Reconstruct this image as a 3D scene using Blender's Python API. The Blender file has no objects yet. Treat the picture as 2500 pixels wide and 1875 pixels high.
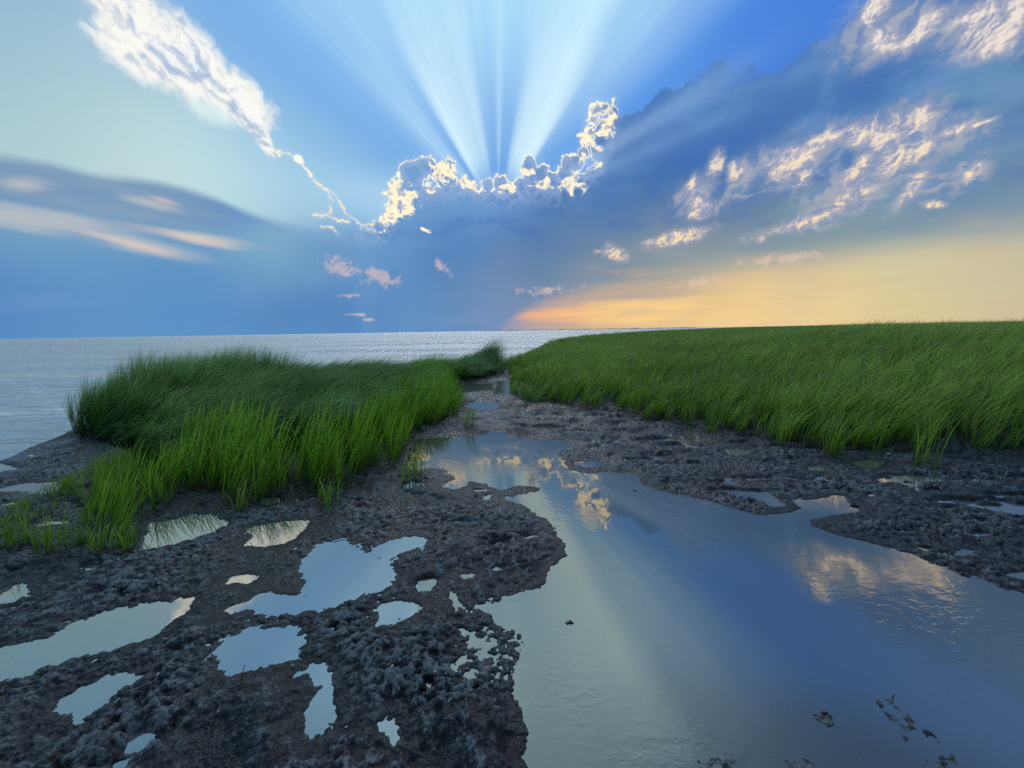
import bpy, math, random
import numpy as np
from mathutils import Matrix, Vector

random.seed(7); rng = np.random.default_rng(11)
scene = bpy.context.scene
COL = scene.collection

# ------------------------------------------------------------------ camera
F, CX, CY, H = 959.0, 1250.0, 937.5, 1.55
PITCH = math.atan((937.5 - 807) / F); ROLL = math.atan(0.0167)
cr, sr, cp, sp = math.cos(ROLL), math.sin(ROLL), math.cos(PITCH), math.sin(PITCH)
cam = bpy.data.objects.new('camera', bpy.data.cameras.new('camera'))
COL.objects.link(cam); scene.camera = cam
cam.data.sensor_width = 36.0; cam.data.lens = 36.0 * F / 2500.0
cam.data.clip_start = 0.05; cam.data.clip_end = 60000.0
cam.matrix_world = Matrix(((cr, sr, 0, 0), (-sr * sp, cr * sp, -cp, 0), (-sr * cp, cr * cp, sp, H), (0, 0, 0, 1)))

def ray(x, y):
    "direction of a photograph pixel (2500 x 1875), used to survey where things stand"
    a = (x - CX) / F; b = -(y - CY) / F
    u = a * cr + b * sr; v = -a * sr + b * cr
    return (u, cp + v * sp, v * cp - sp)
def g(x, y, z=0.0):
    d = ray(x, y); t = (z - H) / d[2]
    return (d[0] * t, d[1] * t)
def ae(x, y):
    d = ray(x, y)
    return math.degrees(math.atan2(d[0], d[1])), math.degrees(math.atan2(d[2], math.hypot(d[0], d[1])))

# ------------------------------------------------------------------ render / view
vs = scene.view_settings
vs.view_transform = 'Standard'; vs.look = 'None'; vs.gamma = 1.0; vs.exposure = 0.0
vs.use_curve_mapping = False
scene.render.engine = 'CYCLES'
scene.cycles.use_adaptive_sampling = True
scene.cycles.adaptive_threshold = 0.02
scene.cycles.use_denoising = False
scene.cycles.max_bounces = 6; scene.cycles.diffuse_bounces = 2; scene.cycles.glossy_bounces = 3
scene.cycles.transmission_bounces = 3; scene.cycles.transparent_max_bounces = 8

def s2l(c):
    c = c / 255.0
    return c / 12.92 if c <= 0.04045 else ((c + 0.055) / 1.055) ** 2.4
def lin(rgb, k=1.0): return tuple(s2l(c) * k for c in rgb)

# ------------------------------------------------------------------ numpy noise
f32 = np.float32
def _h(ix, iy, seed):
    h = (ix.astype(np.uint32) * np.uint32(374761393)) ^ (iy.astype(np.uint32) * np.uint32(668265263)) ^ np.uint32(seed * 2246822519 & 0xffffffff)
    h = (h ^ (h >> np.uint32(13))) * np.uint32(1274126177)
    return h ^ (h >> np.uint32(16))
_ang = np.linspace(0, 2 * np.pi, 256, endpoint=False)
_GX, _GY = np.cos(_ang).astype(f32), np.sin(_ang).astype(f32)
def perlin(x, y, seed=0):
    x = np.asarray(x, f32); y = np.asarray(y, f32)
    fx, fy = np.floor(x), np.floor(y); ix, iy = fx.astype(np.int32), fy.astype(np.int32)
    fx = x - fx; fy = y - fy
    u = fx * fx * fx * (fx * (fx * 6 - 15) + 10); v = fy * fy * fy * (fy * (fy * 6 - 15) + 10)
    def gr(dx, dy):
        k = (_h(ix + dx, iy + dy, seed) & np.uint32(255)).astype(np.uint8)
        return _GX[k] * (fx - dx) + _GY[k] * (fy - dy)
    a = gr(0, 0); a += u * (gr(1, 0) - a); b = gr(0, 1); b += u * (gr(1, 1) - b)
    return a + v * (b - a)                                   # about -0.7 .. 0.7
def fbm(x, y, octs=5, rough=0.5, seed=0):
    t = 0; a = 1.0; n = 0
    for o in range(octs):
        t = t + a * perlin(x * 2 ** o + 17.3 * o, y * 2 ** o - 9.1 * o, seed + o); n += a; a *= rough
    return t / n * 1.6                                       # about -1 .. 1
def billow(x, y, octs=5, rough=0.5, seed=0):
    t = 0; a = 1.0; n = 0
    for o in range(octs):
        t = t + a * (1 - 2.6 * np.abs(perlin(x * 2 ** o + 7.7 * o, y * 2 ** o - 3.1 * o, seed + o))); n += a; a *= rough
    return t / n                                             # puffs near 1, creases between; about 0.4 on average
def worley(x, y, seed=0):
    x = np.asarray(x, f32); y = np.asarray(y, f32); fx, fy = np.floor(x), np.floor(y)
    ix, iy = fx.astype(np.int32), fy.astype(np.int32); fx = x - fx; fy = y - fy; r = None
    for dx in (-1, 0, 1):
        for dy in (-1, 0, 1):
            k = _h(ix + dx, iy + dy, seed)
            px = (k & np.uint32(1023)).astype(f32) / 1023 + dx; py = ((k >> np.uint32(10)) & np.uint32(1023)).astype(f32) / 1023 + dy
            d = (px - fx) ** 2 + (py - fy) ** 2
            r = d if r is None else np.minimum(r, d)
    return np.sqrt(r)
def ss(a, b, x):
    t = np.clip((x - a) / (b - a), 0, 1); return t * t * (3 - 2 * t)
def ssd(a, b, x): return 1 - ss(a, b, x)

# ------------------------------------------------------------------ world: evening sky, the sun behind a cloud bank
STR = 0.1; K = 1.0
sun_az, sun_el = ae(1215, 530)
def A3(rgb): return np.array(lin(rgb), f32)

def build_sky(AZ, EL, full=True):
    "sky radiance and cover over azimuth / elevation in degrees"
    AZ = AZ.astype(f32); EL = EL.astype(f32); shp = AZ.shape
    a_, e_ = np.radians(AZ), np.radians(EL)
    DX, DY, DZ = np.sin(a_) * np.cos(e_), np.cos(a_) * np.cos(e_), np.sin(e_)
    def field(pts, k):
        num = np.zeros(shp + (3,), f32); den = np.full(shp, 1e-9, f32)
        q = 6 if full else 1                                  # smooth, so worked out coarsely and interpolated
        sx, sy, sz = DX[::q, ::q], DY[::q, ::q], DZ[::q, ::q]
        num = np.zeros(sx.shape + (3,), f32); den = np.full(sx.shape, 1e-9, f32)
        for (x, y, rgb) in pts:
            az, el = y if isinstance(x, str) else ae(x, y)
            a, e = math.radians(az), math.radians(el)
            w = np.exp(np.maximum(k * (sx * math.sin(a) * math.cos(e) + sy * math.cos(a) * math.cos(e) + sz * math.sin(e) - 1), -60))
            num += w[..., None] * A3(rgb); den += w
        r = num / den[..., None]
        if q == 1: return r
        gy = np.minimum(np.arange(shp[0]) / q, r.shape[0] - 1.001); gx = np.minimum(np.arange(shp[1]) / q, r.shape[1] - 1.001)
        iy, ix = gy.astype(int), gx.astype(int); fy, fx = (gy - iy)[:, None, None].astype(f32), (gx - ix)[None, :, None].astype(f32)
        top = r[iy][:, ix] * (1 - fx) + r[iy][:, ix + 1] * fx
        bot = r[iy + 1][:, ix] * (1 - fx) + r[iy + 1][:, ix + 1] * fx
        return top * (1 - fy) + bot * fy
    def mix(m, a, b):
        m = np.clip(m, 0, 1)[..., None]
        return a * (1 - m) + b * m
    def curve(pts, x):
        p = sorted(pts); px = np.array([q[0] for q in p]); py = np.array([q[1] for q in p])
        t = np.linspace(px[0], px[-1], 2000); v = np.interp(t, px, py)
        return np.interp(x, t, v).astype(f32)
    def scurve(pts, x, w):
        p = sorted(pts); px = np.array([q[0] for q in p]); py = np.array([q[1] for q in p])
        t = np.linspace(px[0], px[-1], 2000); v = np.interp(t, px, py); dt = t[1] - t[0]
        k = np.exp(-0.5 * (np.arange(-200, 201) * dt / w) ** 2); k /= k.sum()
        v = np.convolve(np.pad(v, 200, mode='edge'), k, mode='valid')
        return np.interp(x, t, v).astype(f32)
    def blur(m, s):
        if not full: return m
        k = np.exp(-0.5 * (np.arange(-int(3 * s), int(3 * s) + 1) / s) ** 2).astype(f32); k /= k.sum(); r = len(k) // 2
        for ax in (0, 1):
            pad = [(0, 0)] * m.ndim; pad[ax] = (r, r); p = np.pad(m, pad, mode='edge'); o = np.zeros_like(m)
            for i, kv in enumerate(k):
                sl = [slice(None)] * m.ndim; sl[ax] = slice(i, i + m.shape[ax]); o += kv * p[tuple(sl)]
            m = o
        return m
    def ell(x, y, rx, ry, rot=0.0):
        az, el = ae(x, y); ax, ex = ae(x + rx * math.cos(math.radians(rot)), y - rx * math.sin(math.radians(rot)))
        r1 = math.hypot(ax - az, ex - el); th = math.atan2(ex - el, ax - az); r2 = r1 * ry / rx
        c, s_ = math.cos(th), math.sin(th); dx = AZ - az; dy = EL - el
        return np.sqrt(((dx * c + dy * s_) / r1) ** 2 + ((dy * c - dx * s_) / r2) ** 2)
    def union(ls):
        r = None
        for l in ls:
            q = ell(*l); r = q if r is None else np.minimum(r, q)
        return r
    oc = 0 if full else -3
    nz = fbm(AZ / 6.5, EL / 6.0, 7 + oc, 0.55, 1) * 0.5 + 0.5
    nf = fbm(AZ / 1.5, EL / 1.3, 6 + oc, 0.6, 21) * 0.5 + 0.5
    wx = fbm(AZ / 3.2, EL / 3.2, 5 + oc, 0.55, 31); wy = fbm(AZ / 3.2, EL / 3.2, 5 + oc, 0.55, 41)
    bl = 1 - np.abs(fbm(AZ / 2.0 + wx * 0.3, EL / 1.8 + wy * 0.3, 1, 0.5, 3)) * 1.2
    bw = billow(AZ / 1.7 + wx * 0.35, EL / 1.5 + wy * 0.35, 5 + oc, 0.6, 5)      # cauliflower crinkle
    bw2 = billow(AZ / 5.0 + wx * 0.3, EL / 4.0 + wy * 0.3, 6 + oc, 0.6, 15)

    A = field([(0, 0, (106, 160, 206)), (170, 140, (136, 188, 218)), (60, 330, (180, 206, 206)), (300, 330, (206, 224, 214)), (60, 200, (146, 188, 208)), (420, 420, (212, 228, 216)), (240, 250, (184, 214, 214)),
               (540, 430, (196, 226, 226)), (690, 300, (112, 178, 232)), (670, 490, (178, 210, 220)), (700, 430, (188, 220, 226)), (760, 500, (158, 198, 222)), (830, 500, (126, 180, 224)), (640, 400, (180, 218, 228)), (600, 60, (98, 162, 230)),
               (700, 200, (88, 155, 230)), (820, 330, (84, 150, 226)), (860, 450, (108, 172, 222)), (820, 40, (104, 172, 238)),
               (1000, 150, (98, 168, 238)), (1150, 330, (92, 156, 228)), (1250, 30, (118, 190, 244)), (1300, 330, (92, 156, 228)),
               (1480, 230, (86, 148, 228)), (1560, 60, (96, 160, 236)), (1750, 90, (72, 134, 224)), (1950, 60, (64, 124, 218)), (2080, 160, (70, 128, 214)),
               (2400, 180, (98, 144, 214)), (2480, 40, (92, 138, 214)), (2300, 60, (86, 130, 210)),
               ('d', (-40, 48), (98, 144, 182)), ('d', (0, 50), (104, 148, 178)), ('d', (45, 48), (66, 98, 144)), ('d', (25, 50), (74, 110, 156)),
               ('d', (0, 68), (72, 100, 128)), ('d', (-75, 35), (105, 150, 195)), ('d', (75, 35), (90, 130, 190)),
               ('d', (-80, 12), (120, 150, 190)), ('d', (80, 12), (150, 160, 175))], 110.0)
    col = A
    sa, se = math.radians(sun_az), math.radians(sun_el)
    sd = Vector((math.sin(sa) * math.cos(se), math.cos(sa) * math.cos(se), math.sin(se)))
    rt = Vector((math.cos(sa), -math.sin(sa), 0)); upv = rt.cross(sd)
    if upv.z < 0: upv = -upv
    dot = lambda v: DX * v.x + DY * v.y + DZ * v.z
    R = np.degrees(np.arccos(np.clip(dot(sd), -1, 1))); PH = np.degrees(np.arctan2(dot(rt), dot(upv)))
    near = scurve([(-120, 0), (-95, 0.05), (-86, 0.38), (-78, 0.50), (-71, 0.22), (-64, 0.06), (-52, 0.10), (-45.5, 0.30), (-43, 0.48), (-39, 0.38),
                    (-36, 0.16), (-33, 0.12), (-31, 0.75), (-28.5, 1.0), (-24, 0.78), (-16, 0.62), (-11, 0.60), (-9, 0.42), (-7, 0.20), (-2, 0.12), (0.2, 0.16), (2, 0.42), (3.6, 0.26),
                    (5, 0.12), (11, 0.14), (14, 0.5), (17, 0.78), (24, 0.88), (31, 1.0), (34, 0.85), (36, 0.25), (39, 0.12), (46, 0.05), (57, 0.0), (80, 0.0), (120, 0)], PH, 0.5)
    far = scurve([(-120, 0), (-95, 0.0), (-80, 0.20), (-70, 0.08), (-58, 0.05), (-50, 0.18), (-44, 0.42), (-38, 0.55), (-32, 0.50), (-26, 0.72), (-18, 0.78), (-10, 0.72), (-2, 0.66), (3, 0.74),
                   (9, 0.68), (16, 0.80), (25, 0.98), (30, 0.92), (34, 0.55), (37, 0.55), (41, 0.60), (44, 0.30), (48, 0.24), (50, 0.18), (53, 0.02), (70, 0.0), (120, 0)], PH, 1.6)
    t = ss(6, 24, R)
    rr = (near * (1 - t) + far * t) * (1 + 0.30 * fbm(PH / 5.0, PH * 0 + 3.3, 4, 0.6, 161) * ss(5, 12, R)) * ss(2.5, 8, R) * ssd(26, 50, R) * (0.92 + 0.16 * nz)
    col = mix(rr * 0.92, col, A3((200, 240, 255)))
    col = mix(near * ss(4, 9, R) * ssd(10, 26, R) * 0.35, col, A3((240, 253, 255)))

    # white cloud band, upper left, its fibres running down to the right
    th = math.radians(-50)
    qa = AZ * math.cos(th) + EL * math.sin(th) + wx * 1.1; qb = EL * math.cos(th) - AZ * math.sin(th) + wy * 1.1
    fib = fbm(qa / 4.2, qb / 2.8, 7 + oc, 0.56, 51) * 0.36 + 0.32 * bw2 + 0.36
    fib2 = fbm((qa + 0.3) / 4.2, (qb - 0.35) / 2.8, 7 + oc, 0.56, 51) * 0.36 + 0.32 * bw2 + 0.36
    u1 = union([(300, 0, 170, 120, -45), (330, 120, 150, 100, -35), (470, 160, 200, 112, -42), (595, 245, 110, 78, -48), (640, 335, 62, 26, -62)])
    m = ssd(0.68, 1.12, u1 + (fib - 0.5) * 1.3 + (nz - 0.5) * 0.5)
    u1s = union([(270, 40, 150, 110, -50), (290, 120, 120, 140, -60)])
    col = mix(ssd(0.2, 1.35, u1s + (nz - 0.5) * 0.5) * 0.45, col, A3((172, 196, 226)))
    bodyc = mix(ss(0.34, 0.60, fib), A3((186, 202, 224)), A3((252, 250, 240)))
    bodyc = mix(ss(-0.03, 0.07, fib - fib2) * 0.75, bodyc, A3((255, 255, 250)))
    bodyc = mix(ssd(-0.09, -0.01, fib - fib2) * 0.45, bodyc, A3((160, 184, 216)))
    col = mix(m * 0.95, col, bodyc)
    col = mix(ssd(0.2, 1.2, ell(520, 275, 60, 32, -35) + (nz - 0.5) * 1.0) * 0.7, col, A3((205, 232, 236)))
    jx = fbm(AZ / 1.1, EL / 1.1, 4, 0.6, 61); jy = fbm(AZ / 1.1, EL / 1.1, 4, 0.6, 71)
    wAZ = AZ + jx * 0.45; wEL = EL + jy * 0.45
    def fil(pts, w, amt, c):
        nonlocal col
        q = [ae(*p) for p in pts]; r = np.full(shp, 99, f32)
        for (a0, e0), (a1, e1) in zip(q[:-1], q[1:]):
            L = math.hypot(a1 - a0, e1 - e0); ux, uy = (a1 - a0) / L, (e1 - e0) / L
            dx = wAZ - a0; dy = wEL - e0; t = np.clip(dx * ux + dy * uy, 0, L)
            r = np.minimum(r, np.hypot(dx - t * ux, dy - t * uy))
        w_ = w * (0.25 + 1.3 * nz * ss(0.2, 0.7, bw))
        col = mix(ssd(0.2, 2.6, r / w) * 0.22, col, A3((214, 228, 236)))
        col = mix(ssd(0.0, 1.0, r / w_) * amt * ss(0.25, 0.5, nf), col, A3(c))
    fil([(655, 366), (700, 376), (728, 384), (745, 412), (768, 440), (776, 452)], 0.26, 1.3, (255, 246, 220))
    col = mix(ssd(0.6, 1.0, ell(729, 388, 16, 12, -30) + (nf - 0.5) * 1.0), col, A3((250, 250, 240)))

    # soft darker lens of cloud on the left with cream streaks
    st = fbm(AZ / 16 + EL * 0.03, (EL + AZ * 0.13) / 2.4, 5 + oc, 0.5, 81) * 0.5 + 0.5
    lens_top = scurve([ae(*p) for p in [(-400, 340), (-150, 365), (0, 378), (120, 390), (230, 425), (370, 432), (520, 470), (600, 510), (700, 545), (800, 558)]], AZ, 1.2)
    dl = lens_top - EL + (st - 0.5) * 1.0
    lm = ss(-0.35, 0.9, dl) * ssd(9.5, 15.0, dl) * ssd(-34, -21, AZ)
    B0 = mix(ss(-40, -28, AZ), A3((112, 148, 186)), A3((82, 130, 194)))
    B0 = mix(ss(0.45, 0.7, st) * 0.4, B0, A3((140, 160, 184)))
    B0 = mix(ss(3.0, 9.0, dl), B0, A3((116, 156, 194)))
    B = field([(-200, 700, (88, 135, 205)), (0, 720, (82, 130, 196)), (200, 785, (98, 146, 202)), (400, 660, (86, 138, 202)), (200, 600, (92, 146, 204)),
               (420, 780, (92, 142, 206)), (600, 600, (106, 152, 202)), (620, 540, (150, 188, 212)), (60, 520, (128, 168, 202)), (350, 560, (118, 160, 200)), (700, 790, (84, 130, 194)),
               (780, 600, (110, 152, 204)), (900, 690, (94, 140, 200)), (900, 560, (108, 152, 212)), (1080, 470, (116, 158, 216)),
               (1100, 600, (84, 128, 194)), (1000, 785, (100, 142, 200)), (1240, 470, (112, 152, 216)), (1300, 560, (78, 118, 182)),
               (1300, 660, (104, 132, 172)), (1500, 665, (136, 146, 160)), (1640, 640, (152, 156, 160)), (1380, 600, (92, 126, 174)), (1130, 720, (98, 136, 190)), (850, 760, (84, 130, 196)), (500, 700, (92, 142, 204)), (1440, 440, (88, 130, 196)), (1500, 480, (72, 112, 180)), (1500, 600, (98, 130, 168)),
               (1700, 300, (68, 114, 190)), (1800, 200, (84, 130, 200)), (1850, 370, (62, 106, 176)), (1700, 480, (76, 114, 172)), (1900, 560, (116, 138, 166)),
               (2100, 190, (78, 120, 188)), (2050, 300, (86, 130, 192)), (2300, 350, (104, 144, 190)), (2450, 420, (92, 126, 176)), (2300, 520, (112, 142, 174)),
               (2100, 560, (118, 144, 170)), (2450, 560, (128, 150, 170)), (2000, 640, (154, 164, 166)), (1450, 700, (140, 148, 168)),
               (1215, 775, (122, 144, 190)), (1260, 735, (118, 138, 184)), (2480, 610, (146, 158, 168)), (1450, 740, (140, 144, 172)), (1800, 690, (150, 160, 168)), (2200, 640, (150, 160, 166)),
               ('d', (75, 4), (170, 165, 150)), ('d', (72, 18), (110, 135, 170)), ('d', (-72, 5), (90, 130, 190)), ('d', (-70, 18), (110, 145, 190)),
               ('d', (-30, -4), (98, 148, 208)), ('d', (-5, -4), (100, 140, 200)), ('d', (45, -4), (206, 186, 150))], 260.0)
    TAN = field([(1225, 790, (140, 148, 184)), (1290, 735, (130, 144, 178)), (1330, 760, (196, 166, 150)), (1400, 725, (176, 160, 160)), (1500, 715, (192, 168, 152)), (1530, 690, (166, 162, 158)), (1620, 705, (208, 182, 148)),
                 (1620, 672, (172, 170, 158)), (1760, 690, (214, 190, 148)), (1850, 715, (236, 204, 150)), (1850, 775, (240, 206, 146)), (2050, 745, (234, 208, 150)), (1480, 800, (222, 188, 142)), (1330, 802, (200, 176, 156)),
                 (1950, 660, (206, 192, 160)), (2200, 655, (208, 200, 164)), (2400, 690, (214, 200, 160)), (2480, 765, (208, 190, 152)), (2250, 765, (222, 204, 150)), (2480, 640, (186, 184, 164)),
                 ('d', (75, 4), (170, 165, 150)), ('d', (45, -4), (206, 186, 150)), ('d', (15, -4), (226, 190, 150))], 420.0)
    hz0 = fbm(AZ / 9, EL / 0.9, 5 + oc, 0.5, 151)
    stop_ = scurve([ae(*p) for p in [(1100, 800), (1240, 764), (1400, 742), (1600, 726), (1800, 716), (2000, 700), (2500, 640)]], AZ, 1.0)
    sbot = scurve([ae(*p) for p in [(1100, 800), (1240, 776), (1400, 786), (1600, 800), (2500, 800)]], AZ, 1.0)
    strip = ss(-0.35, 0.55, stop_ - EL + hz0 * 0.35) * ss(-0.8, 0.8, EL - sbot) * ss(-1.5, 3.0, AZ) * ssd(20, 36, AZ)
    hot = mix(ss(2, 18, AZ), A3((255, 184, 128)), A3((255, 212, 138)))
    WM = mix(strip * (0.72 + 0.5 * np.clip(hz0, -0.4, 0.4)), TAN, hot)
    hz = fbm(AZ / 12, EL / 1.5, 6 + oc, 0.55, 131) * 0.5 + 0.5
    bot = scurve([ae(*p) for p in [(1000, 960), (1190, 850), (1232, 790), (1260, 765), (1330, 735), (1420, 708), (1550, 680), (1700, 664), (1900, 645), (2100, 612), (2300, 585), (2500, 560), (2900, 500)]], AZ, 0.8)
    wsoft = 1.0 + 1.3 * ss(10, 30, AZ)
    B = B * np.array([1.0, 1.05, 0.93], f32)
    mot = fbm(AZ / 9, EL / 4, 6 + oc, 0.55, 91) * 0.5 + 0.5
    B = mix(ss(0.5, 0.8, mot) * 0.22, B, B * 0.5 + 0.5 * A3((150, 175, 215)))
    B = mix(ssd(0.3, 0.5, mot) * ss(9, 14, EL) * 0.25, B, A3((58, 98, 178)))
    B = mix(ss(-1.0, 1.0, (bot - EL + (hz - 0.5) * 1.6) / wsoft), B, WM)
    leftlow = scurve([ae(*p) for p in [(-400, 560), (0, 560), (200, 575), (420, 585), (620, 555), (760, 560), (850, 560)]], AZ, 1.0)
    col = mix(lm * 0.92, col, B0)
    col = mix(ss(-3.2, 2.6, leftlow - EL + (st - 0.5) * 2.0) * ssd(-22, -16, AZ), col, B)
    sm = union([(90, 535, 330, 36, -6), (330, 590, 210, 26, -13), (370, 495, 90, 20, -14), (500, 583, 110, 20, -10), (60, 450, 80, 34, 0)])
    col = mix(ssd(0.0, 1.3, sm + (st - 0.5) * 2.2) * 0.62, col, A3((206, 204, 198)))
    sm = union([(470, 582, 110, 15, -12), (330, 598, 150, 13, -14), (400, 490, 50, 12, -16)])
    col = mix(ssd(0.0, 1.3, sm + (st - 0.5) * 1.6) * 0.6, col, A3((232, 206, 190)))

    # main cumulus bank: heads over a base line
    base = curve([ae(*p) for p in [(740, 585), (800, 572), (880, 562), (940, 560), (960, 520), (990, 470), (1010, 450), (1100, 452), (1180, 458), (1240, 470), (1300, 450), (1360, 455),
                    (1400, 430), (1470, 400), (1500, 330), (1540, 290), (1590, 245), (1640, 215), (1700, 190), (1740, 165), (1800, 175), (1830, 150), (1900, 135), (1980, 100), (2050, 60), (2110, 10), (2180, -60), (2320, -160)]], AZ)
    dn = base - EL
    heads = [(1005, 430, 34), (1030, 412, 24), (1052, 408, 20), (1076, 420, 22), (1098, 402, 13), (1088, 440, 26), (1000, 470, 36), (970, 505, 26), (985, 490, 30), (960, 535, 22), (925, 556, 16),
             (1110, 452, 18), (1134, 442, 11), (1150, 458, 14), (1190, 455, 18), (1221, 450, 20), (1240, 462, 16), (1272, 455, 18), (1291, 405, 21), (1300, 430, 24), (1320, 425, 20), (1325, 412, 14),
             (1345, 442, 22), (1375, 452, 24), (1385, 400, 18), (1405, 398, 22), (1380, 425, 22), (1425, 375, 18), (1432, 345, 14), (1440, 320, 14), (1447, 295, 15), (1455, 272, 17), (1475, 265, 15), (1498, 275, 16),
             (1500, 300, 18), (1470, 320, 26), (1470, 360, 34), (1540, 320, 40), (1620, 240, 30), (1690, 225, 36), (1755, 172, 26), (1840, 170, 34)]
    hd = np.full(shp, -99, f32)
    fl = fbm(AZ / 7 + wx * 0.2, EL / 4.5 + wy * 0.2, 5 + oc, 0.5, 141) * 0.5 + 0.5
    for (x, y, r) in heads:
        az, el = ae(x, y); a2, e2 = ae(x + r, y); a3, e3 = ae(x, y - r)
        rad = (math.hypot(a2 - az, e2 - el) + math.hypot(a3 - az, e3 - el)) / 2
        hd = np.maximum(hd, rad - np.hypot(AZ - az, EL - el))
    soft = ss(14, 22, AZ)
    db = np.maximum(dn * 0.7, hd) + (bw - 0.45) * 0.75 + (nf - 0.5) * 0.25 + soft * ((fl - 0.5) * 5.0 + (bw2 - 0.4) * 0.9)
    edge = ss(-0.02, 0.10 + soft * 1.2, db)
    east = ssd(10, 18, AZ)
    inner = mix(ss(0.25, 0.8, bw) * ssd(0.3, 2.4, db) * east * 0.55, B, A3((158, 182, 224)))
    inner = mix(ssd(0.35, 0.55, fl) * ss(6, 20, AZ) * ss(9, 17, EL) * ss(10,14,EL) * 0.45, inner, A3((66, 108, 180)))
    inner = mix(ss(0.52, 0.75, fl) * ss(14, 26, AZ) * ss(11, 18, EL) * 0.30, inner, A3((120, 158, 214)))
    bank = edge * ss(-24.5, -17.5, AZ)
    col = mix(bank, col, inner)
    rimamt = ss(-20, -16, AZ) * ssd(13.2, 15.5, AZ)
    w = 0.16 + 0.5 * ss(0.5, 0.72, nz)
    rim = ss(-0.08, 0.03, db) * ssd(0.0, 1.0, (db - 0.03) / w)
    col = mix(rim * rimamt * (0.55 + 0.9 * ss(0.36, 0.6, nf)), col, A3((255, 244, 206)) * 1.15)
    gl = blur(rim * rimamt, 9.0)
    col = mix(gl * 0.75, col, A3((240, 240, 232)))
    lf = union([(1083, 415, 20, 30, 60), (975, 490, 36, 36, 50), (1395, 452, 18, 30, 80), (1290, 420, 8, 20, 80), (1330, 448, 20, 9, 0), (1420, 385, 11, 26, 75), (1440, 345, 10, 34, 65),
                (1480, 300, 16, 36, -30), (1145, 446, 20, 8, -20), (1240, 458, 18, 7, 0), (955, 522, 26, 18, 30), (1052, 462, 8, 7, 0), (1040, 560, 6, 14, 80)])
    puff = ss(0.25, 0.75, bw + (nf - 0.5) * 0.4)
    pc = mix(puff, A3((168, 176, 204)), A3((255, 240, 204)) * 1.1)
    col = mix(ssd(0.7, 1.15, lf + (0.5 - puff) * 0.8 + (0.5 - bw2) * 0.8), col, pc)
    for pts, w in (([(776, 452), (800, 462), (812, 492), (806, 520), (785, 528)], 0.20), ([(800, 462), (822, 480), (838, 510), (842, 522), (866, 535), (885, 548), (900, 562)], 0.15),
                   ([(765, 525), (790, 520), (822, 538), (850, 540)], 0.26), ([(785, 555), (810, 552), (822, 570)], 0.16), ([(880, 558), (898, 545), (915, 548)], 0.13)):
        fil(pts, w, 1.25, (255, 232, 200))
    fr = scurve([(40, 0), (50, 0), (55, 0.04), (58, 0.2), (60, 0.62), (62.3, 0.55), (64, 0.18), (66, 0.2), (68.5, 0.36), (71, 0.12), (75, 0.0), (90, 0)], PH, 0.6)
    col = mix(fr * ss(6, 13, R) * ssd(16, 40, R) * 0.6, col, A3((168, 205, 240)))

    # sunlit cumulus fragments on the right: grey-blue bodies whose sunward (lower left) faces are lit
    def lumps(du, dv):
        return billow((AZ + du) / 6.0 + wx * 0.22, (EL + dv) / 4.6 + wy * 0.22, 7 + oc, 0.56, 111)
    lum = lumps(0, 0); lum2 = lumps(0.55, -0.40)
    regA = union([(1950, 390, 130, 75, 20), (2090, 340, 60, 32, -10), (2190, 350, 150, 85, 42), (2290, 320, 130, 55, -10), (2020, 520, 170, 40, 20), (2240, 450, 90, 60, 40), (1810, 440, 60, 44, 60), (1705, 480, 60, 44, 20),
                  (2170, 70, 130, 85, 10), (2290, 70, 80, 70, 50), (2430, 80, 120, 80, 10), (2370, 420, 60, 40, 60), (2100, 440, 160, 60, 20)])
    col = mix(ssd(0.2, 1.5, regA + (0.4 - lum) * 0.7) * 0.85, col, mix(ss(-0.12, 0.14, lum - lum2), A3((122, 148, 186)), A3((172, 176, 188))))
    regB = union([(1935, 395, 42, 34, 10), (1985, 358, 46, 16, 35), (2095, 330, 30, 30, 70), (2040, 334, 30, 13, 5), (2235, 290, 34, 30, 10), (2155, 340, 60, 26, 55), (2110, 400, 60, 24, 58), (2240, 370, 44, 22, 45), (2170, 390, 40, 30, 50),
                  (2325, 320, 34, 16, 20), (2235, 445, 44, 20, 55), (1655, 580, 62, 13, 14), (1600, 592, 26, 7, 0), (1955, 545, 100, 17, 17), (2060, 495, 56, 26, 30), (1858, 582, 12, 9, 0), (2370, 425, 22, 12, 60), (2400, 300, 34, 7, 20),
                  (1508, 622, 16, 24, 60), (1796, 418, 14, 20, 20), (1705, 495, 26, 30, 70), (1690, 455, 10, 18, 0), (2140, 18, 48, 34, 40), (2280, 45, 42, 24, 35), (2155, 100, 34, 22, 0), (2235, 92, 12, 28, -30), (2410, 85, 62, 34, -20), (2395, 25, 26, 46, 70), (2490, 25, 30, 34, 0), (2460, 90, 40, 20, 30),
                  (1960, 430, 20, 26, 30), (1748, 400, 14, 22, 0), (2280, 500, 22, 8, 0)])
    dens = ssd(0.0, 1.70, regB + (0.45 - lum) * 1.5 + (0.45 - bw) * 0.9)
    litf = ss(-0.10, 0.12, lum2 * -1 + lum + (bw - 0.45) * 0.12)
    warm = mix(ssd(8, 26, EL), A3((240, 228, 218)), A3((255, 226, 176)))
    col = mix(ssd(0.6, 2.0, regB + (0.45 - lum) * 1.2) * 0.55, col, mix(ssd(8, 20, EL), A3((160, 166, 190)), A3((178, 170, 172))))
    bwo = billow((AZ + 0.16) / 1.7 + wx * 0.35, (EL - 0.12) / 1.5 + wy * 0.35, 5 + oc, 0.6, 5)
    v = np.clip(dens * (0.15 + 0.45 * litf + 0.55 * ss(-0.22, 0.22, bw - bwo)), 0, 1)
    fcol = mix(ss(0.05, 0.5, v), A3((150, 160, 188)), A3((206, 198, 200)))
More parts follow.
